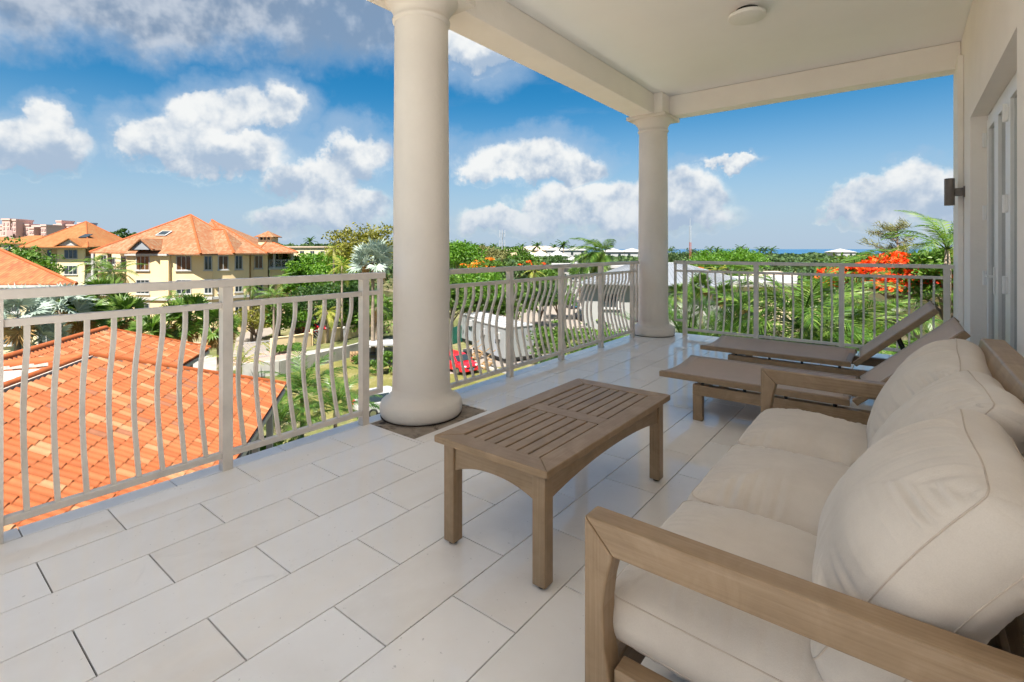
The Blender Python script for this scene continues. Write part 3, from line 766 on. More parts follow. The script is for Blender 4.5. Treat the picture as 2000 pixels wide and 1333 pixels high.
# ---------------------------------------------------------------- sofa and cushions
def cushion(name, label, hx, hy, hz, puff, loc, M3, seed, gather=0.010, group=None, sag=0.0, fold=0.012, round_=0.07, droop=0.0, curl=0.0, bulge_p=0.55):
    """boxed cushion: half sizes hx (depth), hy (width), hz (half of the side band); faces puff out by `puff`.
       M3 turns local axes into the terrace's"""
    n = 90
    t = thing(name, label, 'cushion', loc, group=group)
    t.rotation_euler = M3.to_euler()
    def rim(a):                                         # rounded rectangle in the cushion's plane, angle-free parameter a in [0,4)
        pass
    def P(u, v, w):
        """u,v in [-1,1] across the face, w in [-1,1] through the thickness (|w|=1 on the faces)"""
        # squircle-rounded outline
        k = round_
        x = hx * u; y = hy * v
        ax, ay = abs(x) - (hx - k), abs(y) - (hy - k)
        if ax > 0 and ay > 0:
            m = max(ax, ay); l = math.hypot(ax, ay); f = m / l if l > 1e-9 else 1
            x = math.copysign(hx - k + ax * f, x); y = math.copysign(hy - k + ay * f, y)
        ex = 1 - abs(u); ey = 1 - abs(v)
        shape = ((1 - abs(u) ** 2.6) * (1 - abs(v) ** 2.6)) ** bulge_p
        side = (1 - w * w)
        return x, y, shape, ex, ey, side
    vs = []; idx = {}; fs = []; quad_uv = []
    nz = 8
    def vert(key):
        if key not in idx: idx[key] = len(vs); vs.append(surf(*key))
        return idx[key]
    def surf(i, j, k):
        u, v, w = -1 + 2 * i / n, -1 + 2 * j / n, -1 + 2 * k / nz
        # denser sampling close to the rim
        u = math.copysign(abs(u) ** 0.85, u); v = math.copysign(abs(v) ** 0.85, v)
        x, y, shape, ex, ey, side = P(u, v, w)
        z = hz * w
        if k in (0, nz) :
            s = 1 if k else -1
            de = min(ex * hx, ey * hy)                  # metres from the seam
            z = s * (hz + puff * shape)
            g = math.exp(-de / 0.10)
            # gathers run away from the seam
            if ex * hx < ey * hy: tpos = y * 1.0; sgn = math.copysign(1, u)
            else: tpos = x * 1.0; sgn = math.copysign(3, v)
            gv = noise.noise(Vector((tpos * 42, sgn + seed * 3.1, de * 1.6))) + 0.6 * noise.noise(Vector((tpos * 85, sgn - seed, de * 2.2)))
            gv *= 0.35 + 1.3 * abs(noise.noise(Vector((tpos * 4, seed * 2.3, sgn))))
            z += s * gather * gv * g * min(1, de / 0.02)
            # broad, soft folds and a few long creases
            z += s * fold * noise.noise(Vector((x * 2.4 + seed * 5, y * 3.2, seed * 1.7))) * shape
            cr = noise.noise(Vector((x * 1.6 + seed * 2, y * 7.5 + 1.5 * noise.noise(Vector((x * 4, y * 2, seed))), seed * 0.7)))
            z += s * fold * 0.55 * cr * shape * (0.4 + 0.6 * abs(u))
            if s > 0: z -= sag * (1 - u * u) * (1 - v * v)
        else:
            bulge = 0.018 * side + 0.006 * noise.noise(Vector((x * 6 + seed, y * 6, z * 9)))
            nx = x / hx; ny = y / hy
            if abs(u) > 0.999: x += math.copysign(bulge, u)
            if abs(v) > 0.999: y += math.copysign(bulge, v)
        # slump of the whole pad
        if curl:                                         # upper edge (u=+1) rolls back under its own weight
            a = max(0, (u + 0.1)); z -= curl * a * a
        if droop: z -= droop * (v * v) * 0.5
        x += 0.010 * noise.noise(Vector((y * 4 + seed, z * 4, 1.0)))
        return (x, y, z)
    rng = range(n)
    for k in (0, nz):
        for i in rng:
            for j in rng:
                q = [vert((a, b, k)) for a, b in ((i, j), (i + 1, j), (i + 1, j + 1), (i, j + 1))]
                fs.append(q if k else q[::-1])
    ring = [(i, 0) for i in range(n)] + [(n, j) for j in range(n)] + [(i, n) for i in range(n, 0, -1)] + [(0, j) for j in range(n, 0, -1)]
    m = len(ring)
    for a in range(m):
        (i, j), (i2, j2) = ring[a], ring[(a + 1) % m]
        for k in range(nz):
            fs.append([vert((i, j, k)), vert((i2, j2, k)), vert((i2, j2, k + 1)), vert((i, j, k + 1))])
    b = MB(); b.add(vs, [tuple(q) for q in fs])
    b.build('cover', M['fabric'], t, smooth=True)
    for k in (0, nz):
        path = [vs[idx[(i, j, k)]] for (i, j) in ring]
        MB().tube(path + [path[0]], 0.0019, 6, cap=False).build('seam', M['seam'], t, smooth=True)
    if name == 'back_cushion': return t
    # zip seam down the band in the middle of a short side
    path = [vs[idx[(int(n * 0.66), 0, k)]] for k in range(nz + 1)]
    path = [(p[0], p[1] - 0.001, p[2]) for p in path]
    MB().tube(path, 0.0016, 5).build('seam', M['seam'], t, smooth=True)
    return t

def sofa():
    t = thing('sofa', 'three-seat sofa frame of taupe wood against the house wall', 'sofa', (-0.632, 1.105, 0))
    wd = M['wood']; D = 0.93; Wd = 2.045; AH = 0.612; AT = 0.068
    for y0 in (0.0, Wd - AT):
        y1 = y0 + AT
        # front post with mitre, slightly curved inner edge
        post = [(0, 0.001), (0, AH), (0.078, AH - 0.078), (0.060, AH - 0.15), (0.052, 0.40), (0.056, 0.30), (0.070, 0.22), (0.078, 0.001)]
        MB().prism(post, y0, y1, lambda u, z, k: (u, k, z)).build('arm_post', wd, t, bevel=0.006)
        MB().prism([(0.0008, AH), (D, AH - 0.005), (D, AH - 0.080), (0.0788, AH - 0.078)], y0, y1, lambda u, z, k: (u, k, z)).build('arm_rest', wd, t, bevel=0.006)
        MB().box(0.079, D - 0.07, y0 + 0.006, y1 - 0.006, 0.150, 0.262).build('side_rail', wd, t, bevel=0.004)
        MB().box(D - 0.069, D - 0.001, y0 + 0.001, y1 - 0.001, 0.001, AH - 0.082).build('rear_post', wd, t, bevel=0.005)
    MB().box(0.02, 0.06, AT + 0.001, Wd - AT - 0.001, 0.13, 0.235).build('front_rail', wd, t, bevel=0.004)
    MB().box(D - 0.10, D - 0.06, AT + 0.001, Wd - AT - 0.001, 0.13, 0.225).build('rear_rail', wd, t, bevel=0.004)
    for i in range(9):
        y = AT + 0.1 + i * (Wd - 2 * AT - 0.27) / 8
        MB().box(0.061, D - 0.101, y, y + 0.07, 0.195, 0.215).build('seat_slat', wd, t)
    # reclined back: two side posts, top rail and slats
    def bk(u, k, z): return (D - 0.125 + u + (z - 0.30) * 0.25, k, z)
    def bbox(u0, u1, y0, y1, z0, z1, nm):
        vs = [bk(u, y, z) for u, y, z in [(u0, y0, z0), (u1, y0, z0), (u1, y1, z0), (u0, y1, z0), (u0, y0, z1), (u1, y0, z1), (u1, y1, z1), (u0, y1, z1)]]
        MB().add(vs, [(3, 2, 1, 0), (4, 5, 6, 7), (0, 1, 5, 4), (1, 2, 6, 5), (2, 3, 7, 6), (3, 0, 4, 7)]).build(nm, wd, t, bevel=0.006)
    y0, y1 = AT + 0.004, Wd - AT - 0.004
    bbox(-0.03, 0.04, y0, y0 + 0.06, 0.24, 0.785, 'back_post'); bbox(-0.03, 0.04, y1 - 0.06, y1, 0.24, 0.785, 'back_post')
    bbox(-0.034, 0.046, -0.0 + 0.01, Wd - 0.01, 0.786, 0.872, 'back_top_rail')
    for i in range(5):
        z = 0.30 + i * 0.095
        bbox(-0.012, 0.012, y0 + 0.061, y1 - 0.061, z, z + 0.055, 'back_slat')
    return t
sofa()
I3 = Matrix.Identity(3)
SEATS = [('seat cushion of the sofa nearest the camera', 1.485, 1.3), ('middle seat cushion of the sofa', 2.125, 2.7), ('far seat cushion of the sofa beside the loungers', 2.760, 4.4)]
for (lab, y, sd) in SEATS:
    cushion('seat_cushion', 'beige boxed ' + lab, 0.335, 0.309, 0.052, 0.092, (-0.275, y, 0.325), I3 @ Matrix.Rotation(R(2.5), 3, 'Y'), sd, gather=0.020, group='beige sofa seat cushions', fold=0.020, round_=0.045, bulge_p=0.66)
BACKS = [('back cushion of the sofa nearest the camera, seams plain to see', 1.500, 6.1, 0.0, 0), ('middle back cushion of the sofa', 2.135, 7.7, 0.070, 3), ('far back cushion of the sofa, slumped', 2.785, 9.2, 0.060, -5)]
for (lab, y, sd, dx, tz) in BACKS:
    # local x (depth axis of the pad) points up the backrest, local z (face) points to the front
    m = Matrix(((0.49, 0, -0.872), (0, 1, 0), (0.872, 0, 0.49))) @ Matrix.Rotation(R(tz), 3, 'Z')
    cushion('back_cushion', 'beige plump ' + lab, 0.255, 0.306, 0.055, 0.095, (0.022 + dx, y, 0.618), m, sd, gather=0.026, group='beige sofa back cushions', fold=0.024, round_=0.035, curl=0.02, bulge_p=0.62)

# ================================================================ THE GROUNDS
def sheet(name, pts, z, mat, kind='structure', t=0.0):
    """flat ground sheet from plan points given as world vectors"""
    b = MB(); b.poly([(p.x, p.y, z) for p in pts]); o = b.build(name, mat); o['kind'] = kind; return o
def ground_mat():
    m, nt, b = new_mat('scrubby_ground')
    n = noise_node(nt, world_pos(nt), 0.08, 6, 0.6); n2 = noise_node(nt, world_pos(nt), 1.3, 5, 0.65)
    a = Ex(nt, n.outputs['Fac']) * 0.6 + Ex(nt, n2.outputs['Fac']) * 0.4
    nt.links.new(ramp(nt, a.s, [(0.36, (0.052, 0.066, 0.015)), (0.50, (0.112, 0.115, 0.032)), (0.58, (0.210, 0.175, 0.098)), (0.68, (0.294, 0.252, 0.182))]), b.inputs['Base Color'])
    b.inputs['Roughness'].default_value = 0.95; bump(nt, b, n2.outputs['Fac'], 0.6, 0.1); return m
def lawn_mat():
    m, nt, b = new_mat('dry_lawn')
    n = noise_node(nt, world_pos(nt), 0.35, 6, 0.62); n2 = noise_node(nt, world_pos(nt), 6, 5, 0.7)
    a = Ex(nt, n.outputs['Fac']) * 0.62 + Ex(nt, n2.outputs['Fac']) * 0.38
    nt.links.new(ramp(nt, a.s, [(0.34, (0.065, 0.074, 0.009)), (0.48, (0.113, 0.108, 0.019)), (0.56, (0.158, 0.139, 0.039)), (0.66, (0.242, 0.203, 0.122))]), b.inputs['Base Color'])
    b.inputs['Roughness'].default_value = 0.95; bump(nt, b, n2.outputs['Fac'], 0.5, 0.05); return m
def sea_mat():
    m, nt, b = new_mat('sea_water'); b.inputs['Base Color'].default_value = (0.012, 0.085, 0.185, 1); b.inputs['Roughness'].default_value = 0.28
    n = noise_node(nt, world_pos(nt, (0.02, 0.02, 0.02)), 2.0, 5, 0.6); bump(nt, b, n.outputs['Fac'], 0.4, 2.0)
    return m
M['lawn'] = lawn_mat()
o = MB().lathe([(0.0, 0), (300, 0), (3000, 0), (60000, 0)], (0, 0, G - 2.2), 48, cap=False).build('sea', sea_mat()); o['kind'] = 'structure'
gp = [W(-900, -120), W(600, -120), W(600, 300), W(420, 390), W(150, 400), W(0, 470), W(-160, 640), W(-900, 800)]
sheet('ground', gp, G, ground_mat())
sheet('court', [Vector((-9.0, -22, 0)), Vector((22, -22, 0)), Vector((22, 13, 0)), Vector((-9.0, 13, 0))], G + 0.008, M['paleconcrete'])  # unseen pale paving added below the terrace to bounce sunlight up
# lawn behind the low wall, lane, driveway, car park, verge
sheet('lawn', [at(150, 30), at(1080, 30), at(1075, 41), at(930, 47), at(800, 49), at(700, 47.5), at(640, 45), at(545, 40.5)], G + 0.012, M['lawn'])
sheet('lane', [at(380, 41), at(545, 41.4), at(640, 46.2), at(705, 50.6), at(860, 62), at(860, 66), at(700, 54.5), at(600, 50.5), at(470, 48.5), at(330, 48)], G + 0.016, M['concrete'])
sheet('driveway', [at(430, 43.6), at(560, 46.2), at(600, 50.0), at(540, 51.5), at(480, 48.0), at(420, 47.5)], G + 0.022, M['paver'])
sheet('garden_drive', [at(455, 48.8), at(530, 48.8), at(505, 57), at(560, 66), at(640, 74), at(625, 80), at(520, 72), at(462, 58)], G + 0.018, M['road'])
sheet('grass_verge', [at(540, 50.6), at(640, 55.2), at(760, 63), at(760, 68), at(640, 58), at(535, 54)], G + 0.020, M['lawn'])
sheet('car_park', [at(930, 64), at(1240, 58), at(1260, 100), at(1120, 150), at(960, 150), at(935, 100)], G + 0.014, M['road'])
sheet('yard_path', [at(870, 41), at(1060, 46), at(1090, 54), at(960, 60), at(870, 47)], G + 0.020, M['road'])
sheet('front_court', [at(1400, 28), at(1640, 28), at(1640, 48), at(1420, 48)], G + 0.018, M['road'])

# ---------------------------------------------------------------- vegetation
def leaf_cloud(centers, axes, lens, wids, fold=0.15):
    """rhombic leaves: centers (n,3), axes (n,3) unit pointing to the tip"""
    n = len(centers); rnd = RNG.normal(size=(n, 3)); side = np.cross(axes, rnd); side /= np.linalg.norm(side, axis=1, keepdims=True) + 1e-9
    nor = np.cross(axes, side)
    l = lens[:, None]; w = wids[:, None]
    V = np.empty((n, 4, 3)); V[:, 0] = centers - axes * l * 0.5; V[:, 2] = centers + axes * l * 0.5
    V[:, 1] = centers + side * w * 0.5 + nor * w * fold; V[:, 3] = centers - side * w * 0.5 + nor * w * fold
    return V.reshape(-1, 3), np.arange(n * 4, dtype=np.int32).reshape(-1, 4)
def unit(v): return v / (np.linalg.norm(v, axis=1, keepdims=True) + 1e-9)
def crown_mesh(name, mat, rx, ry, rz, cz, clumps, per, leaf, clump_r, flat=1.0, shell=0.62, lo=-0.55, seed=0, aspect=0.55):
    g = np.random.default_rng(seed)
    d = unit(g.normal(size=(clumps * 3, 3))); d = d[d[:, 2] > lo][:clumps]
    rad = shell + (1 - shell) * g.random(len(d)) ** 0.6
    rad *= 0.82 + 0.30 * np.sin(d[:, 0] * 5 + seed) * np.cos(d[:, 1] * 4 - seed * 2)
    cc = d * rad[:, None] * np.array([rx, ry, rz]) + np.array([0, 0, cz])
    cr = clump_r * (0.6 + 0.8 * g.random(len(cc)))
    ix = np.repeat(np.arange(len(cc)), per); n = len(ix)
    e = unit(g.normal(size=(n, 3))); e[:, 2] = np.abs(e[:, 2]) * 0.9 - 0.25; rr = g.random(n) ** 0.45
    P = cc[ix] + e * (rr * cr[ix])[:, None] * np.array([1, 1, 0.72 * flat])
    ax = unit(e * 0.9 + g.normal(size=(n, 3)) * 0.7 + np.array([0, 0, 0.1]))
    L = leaf * (0.6 + 0.8 * g.random(n))
    V, F = leaf_cloud(P, ax, L, L * aspect)
    return np_mesh(name, V, F, mat), cc
def tree(label, px, d, h, rx, mat='green', rz=None, cat='tree', name='leafy_tree', clumps=70, per=45, leaf=0.38, cr=None, seed=None, blossom=None, group=None, shell=0.62, trunk_r=0.16, lo=-0.45, flat=1.0, ry=None, z0=G, top_bias=0.0):
    seed = seed if seed is not None else int(px * 7 + d * 13)
    t = thing(name, label, cat, at(px, d, z0), YAW, group)
    rz = rz or h * 0.36; cz = h - rz * 0.95; cr = cr or rx * 0.34
    me, cc = crown_mesh('crown', LF[mat], rx, ry or rx, rz, cz, clumps, per, leaf, cr, flat, shell, lo, seed)
    inst('crown', me, t)
    g = random.Random(seed); tr = MB()
    lean = (g.uniform(-.3, .3), g.uniform(-.3, .3)); fork = max(0.35, cz - rz * 0.75)
    tr.tube([(0, 0, -0.15), (lean[0] * .3, lean[1] * .3, fork * .5), (lean[0], lean[1], fork)], [trunk_r * 1.35, trunk_r, trunk_r * .85], 8)
    for k in range(7):
        c = cc[g.randrange(len(cc))]; mid = (Vector(c) + Vector((lean[0], lean[1], fork))) / 2 + Vector((0, 0, rz * 0.12))
        tr.tube([(lean[0], lean[1], fork - 0.1), mid, c], [trunk_r * .6, trunk_r * .36, trunk_r * .12], 6)
    tr.build('trunk', M['trunk'], t, smooth=True)
    if blossom:
        bm_name, nb, pb = blossom
        me2, _ = crown_mesh('blossom', LF[bm_name], rx * 1.02, (ry or rx) * 1.02, rz * 1.04, cz, nb, pb, leaf * 0.8, cr * 0.55, 0.7, 0.80, -0.28, seed + 5, 0.75)
        inst('blossom', me2, t)
    return t
def bush(label, px, d, h, rx, mat='green', z0=G, **k):
    k.setdefault('clumps', 26); k.setdefault('per', 40); k.setdefault('leaf', 0.26); k.setdefault('trunk_r', 0.05)
    return tree(label, px, d, h, rx, mat, rz=h * 0.52, name='shrub', cat='shrub', lo=-0.7, z0=z0, **k)

_fr = {}
def frond_mesh(kind, v, mat):
    """feather leaf along +x, arching; variants v"""
    key = (kind, v, mat)
    if key in _fr: return _fr[key]
    g = np.random.default_rng(hash(key) % 9999 if False else v * 31 + len(kind) * 7)
    par = {'coconut': (3.4, 0.30, 0.62, 36, 0.72, 0.075), 'areca': (2.4, 0.62, 0.60, 34, 0.56, 0.05), 'date': (2.0, 0.55, 0.30, 40, 0.40, 0.030), 'small': (1.6, 0.55, 0.75, 24, 0.46, 0.055)}[kind]
    L, rise, droop, n, ll, lw = par
    L *= 0.85 + 0.3 * g.random(); droop *= 0.75 + 0.6 * g.random()
    def rach(s): return np.stack([s * L * (1 - 0.16 * s * droop), 0 * s, L * (rise * s - droop * s * s)], -1)
    s = np.linspace(0.16, 0.995, n); V = []; F = []
    p = rach(s); tan = unit(rach(s + 0.01) - rach(s - 0.01))
    for sd in (-1, 1):
        for i in range(n):
            up = np.cross(tan[i], [0, 1, 0]); up = -up if up[2] < 0 else up
            lt = ll * math.sin(PI * (0.10 + 0.86 * s[i])) ** 0.7 * (0.85 + 0.3 * g.random())
            ang = R(62 - 34 * s[i]) ; lift = 0.25 if kind == 'date' else 0.10
            dr = np.array([0, sd, 0]) * math.sin(ang) + tan[i] * math.cos(ang) + up * (lift + 0.15 * g.normal() * 0.6)
            dr /= np.linalg.norm(dr)
            hang = np.array([0, 0, -1]) * lt * ({'coconut': 0.42, 'areca': 0.30, 'date': 0.06, 'small': 0.3}[kind])
            b0 = p[i]; m1 = b0 + dr * lt * 0.45 + hang * 0.15; tip = b0 + dr * lt + hang
            wv = tan[i] * lw * 0.5
            k = len(V); V += [b0 - wv * 0.5, b0 + wv * 0.5, m1 + wv, m1 - wv, tip]
            F += [(k, k + 1, k + 2, k + 3), (k + 3, k + 2, k + 4, k + 4)]
    # rachis as a thin four-sided rod
    ss = np.linspace(0, 1, 9); q = rach(ss)
    for i in range(8):
        w0 = 0.030 * (1 - ss[i] * .85) * L / 2.6; w1 = 0.030 * (1 - ss[i + 1] * .85) * L / 2.6; k = len(V)
        V += [q[i] + [0, -w0, 0], q[i] + [0, w0, 0], q[i + 1] + [0, w1, 0], q[i + 1] + [0, -w1, 0], q[i] + [0, 0, -w0], q[i + 1] + [0, 0, -w1]]
        F += [(k, k + 1, k + 2, k + 3), (k, k + 3, k + 5, k + 4), (k + 1, k + 4, k + 5, k + 2)]
    me = bpy.data.meshes.new('frond'); me.from_pydata([tuple(x) for x in V], [], [tuple(dict.fromkeys(f)) for f in F]); me.update(); me.materials.append(LF[mat])
    _fr[key] = me; return me
def fan_mesh(v, mat, stiff=0.8, n=22):
    """fan leaf: stalk along +x and a pleated fan at its end"""
    key = ('fan', v, mat)
    if key in _fr: return _fr[key]
    g = np.random.default_rng(v * 17 + 3); V = []; F = []
    ps, pl = 0.85 + 0.2 * g.random(), 0.95
    droop = (0.10 + 0.25 * g.random()) * (1.4 - stiff)
    hub = np.array([ps, 0, 0.05])
    w = 0.022; k = 0
    V += [np.array([0, -w, 0]), np.array([0, w, 0]), hub + [0, w * .6, 0], hub + [0, -w * .6, 0], np.array([0, 0, -w]), hub + [0, 0, -w]]
    F += [(0, 1, 2, 3), (0, 3, 5, 4), (1, 4, 5, 2)]
    for i in range(n):
        a = R(-128 + 256 * i / (n - 1)); ln = pl * (0.80 + 0.25 * math.cos(a * 0.6)) * (0.9 + 0.2 * g.random())
        up = 0.30 * abs(math.sin(a)) + 0.06 * g.normal()
        dr = np.array([math.cos(a), math.sin(a), up]); dr /= np.linalg.norm(dr); sd = np.array([-math.sin(a), math.cos(a), 0])
        fw = 0.075
        z1 = np.array([0, 0, -droop * 0.12 * ln]); z2 = np.array([0, 0, -droop * ln * (0.8 + 0.6 * g.random())])
        k = len(V)
        V += [hub, hub + dr * ln * .58 + sd * fw + z1 - [0, 0, .02], hub + dr * ln * .62 + z1 + [0, 0, .02], hub + dr * ln * .58 - sd * fw + z1 - [0, 0, .02], hub + dr * ln + z2]
        F += [(k, k + 1, k + 2), (k, k + 2, k + 3), (k + 2, k + 1, k + 4), (k + 2, k + 4, k + 3)]
    me = bpy.data.meshes.new('fan_leaf'); me.from_pydata([tuple(map(float, x)) for x in V], [], F); me.update(); me.materials.append(LF[mat])
    _fr[key] = me; return me
def palm(label, px, d, top, kind='coconut', mat='palm', n=17, scale=1.0, cat='palm', lean=(0, 0), group=None, seed=None, trunk=True, el=(-35, 70), wind=None, dead=0, r=0.13, ztop=None, name='feather_palm', nv=4):
    """top: height of the growing point above the ground"""
    seed = seed if seed is not None else int(px * 3 + d * 11); g = random.Random(seed)
    t = thing(name, label, cat, at(px, d), YAW, group)
    hx, hy = lean
    path = [(hx * (s ** 1.7), hy * (s ** 1.7), top * s - (0.1 if s == 0 else 0)) for s in (0, .2, .4, .6, .8, .94, 1.0)]
    if trunk: MB().tube(path, [r * 1.5, r * 1.1, r, r * .95, r * .9, r * 1.0, r * .5], 9).build('trunk', M['palmtrunk'], t, smooth=True)
    hub = path[-1]
    for i in range(n + dead):
        isd = i >= n
        f = (i + .5) / n
        az = i * 2.39996 + g.uniform(-.3, .3)
        e = el[1] - (el[1] - el[0]) * f ** 0.85 + g.uniform(-7, 7)
        if isd: e = g.uniform(-75, -45)
        if wind is not None:                             # blown leaves swing downwind
            dz = (wind - az + PI) % (2 * PI) - PI; az += dz * 0.45
        m = 'dead' if isd else (mat if not (mat == 'palm' and f > 0.86 and g.random() < .5) else 'palmyellow')
        if kind == 'fan': me = fan_mesh(g.randrange(nv), m)
        else: me = frond_mesh(kind, g.randrange(nv), m)
        base = 0 if kind == 'fan' else {'coconut': 17, 'areca': 30, 'date': 28, 'small': 28}[kind]
        s = scale * g.uniform(0.85, 1.1)
        inst('frond', me, t, hub, ((g.uniform(-1.25, 1.25) if kind == 'fan' else g.uniform(-.25, .25)), -R(e - base), az), (s, s, s))
    return t

# ---------------------------------------------------------------- buildings: walls with built windows
def window(root, p, nrm, w, h, glass='glass', mull=2, fw=0.10, sill=True, frame='trim'):
    """window centred at p on a wall with outward direction nrm (plan), parts: frame with mullions > pane, sill"""
    nx, ny = nrm; tx, ty = -ny, nx
    def F(u, k, z): return (p[0] + tx * u + nx * k, p[1] + ty * u + ny * k, p[2] + z)
    def bx(mb, u0, u1, k0, k1, z0, z1):
        vs = [F(u, k, z) for u, k, z in [(u0, k0, z0), (u1, k0, z0), (u1, k1, z0), (u0, k1, z0), (u0, k0, z1), (u1, k0, z1), (u1, k1, z1), (u0, k1, z1)]]
        mb.add(vs, [(3, 2, 1, 0), (4, 5, 6, 7), (0, 1, 5, 4), (1, 2, 6, 5), (2, 3, 7, 6), (3, 0, 4, 7)])
    b = MB(); a, c = w / 2, h / 2
    bx(b, -a - fw, -a, 0.0, 0.06, -c - fw, c + fw); bx(b, a, a + fw, 0.0, 0.06, -c - fw, c + fw)
    bx(b, -a, a, 0.0, 0.06, c, c + fw); bx(b, -a, a, 0.0, 0.06, -c - fw, -c)
    for i in range(1, mull):
        u = -a + w * i / mull; bx(b, u - 0.035, u + 0.035, 0.0, 0.045, -c, c)
    o = b.build('window', M[frame], root)
    for i in range(mull):
        g = MB(); u0 = -a + w * i / mull + (0.036 if i else 0.0005); u1 = -a + w * (i + 1) / mull - (0.036 if i < mull - 1 else 0.0005)
        bx(g, u0, u1, 0.002, 0.015, -c, c); g.build('pane', M[glass], o)
    if sill:
        s = MB(); bx(s, -a - fw - .08, a + fw + .08, 0.0, 0.16, -c - fw - .10, -c - fw - .001); s.build('sill', M[frame], o)
    return o
def face(root, a, b_, z0, z1, mat, wins=(), thick=0.25, name='wall'):
    """one wall panel between plan points a,b_ (outside on the right hand of a->b_ ... towards the viewer)"""
    ax, ay = a; bx_, by = b_; dx, dy = bx_ - ax, by - ay; l = math.hypot(dx, dy); dx /= l; dy /= l; nx, ny = dy, -dx
    p = [(ax, ay), (bx_, by), (bx_ - nx * thick, by - ny * thick), (ax - nx * thick, ay - ny * thick)]
    MB().prism(p, z0, z1).build(name, M[mat], root)
    for (u, zc, w, h, mull, gl) in wins:
        window(root, (ax + dx * l * u, ay + dy * l * u, zc), (nx, ny), w, h, gl, mull)
def lattice(root, a, b_, z0, z1, mat='trim', name='lattice_panel', step=0.42, bw=0.05, th=0.05):
    """diagonal lattice railing panel between two plan points"""
    A = Vector((a[0], a[1], 0)); B = Vector((b_[0], b_[1], 0)); L = (B - A).length; D = (B - A) / L; H = z1 - z0
    P = lambda u, z: A + D * u + Vector((0, 0, z))
    b = MB()
    b.bar(P(0, z1), P(L, z1), 0.09, 0.08).bar(P(0, z0), P(L, z0), 0.07, 0.07)
    n = max(1, round(L / (H * 1.6))); seg = L / n
    for i in range(n):
        u0 = i * seg; b.bar(P(u0, z0), P(u0, z1), 0.06, 0.06, (1, 0, 0)); flip = i % 2
        k = -H
        while k < seg:
            ua, za, ub, zb = k, 0, k + H, H
            if ua < 0: za -= ua; ua = 0
            if ub > seg: zb -= ub - seg; ub = seg
            if ub - ua > 0.05:
                if flip: b.bar(P(u0 + ua, z0 + za), P(u0 + ub, z0 + zb), th, bw, (0, 0, 1))
                else: b.bar(P(u0 + seg - ua, z0 + za), P(u0 + seg - ub, z0 + zb), th, bw, (0, 0, 1))
            k += step
    b.bar(P(L, z0), P(L, z1), 0.06, 0.06, (1, 0, 0))
    return b.build(name, M[mat], root)
def roof_faces(root, pts, faces, mat, name='roof', t=0.16):
    """thin solid roof from shared points"""
    b = MB()
    for f in faces: b.slab([pts[i] for i in f], t)
    return b.build(name, M[mat], root)
def caps(root, lines, mat='ridge', r=0.14, name='ridge_cap'):
    for a, b_ in lines: MB().tube([a, b_], r, 7).build(name, M[mat], root)
def L3(px, py, d, root_d): return (rp(px, d), d - root_d, zp(py, d) - G)   # local point of a root standing at W(0, root_d, G)

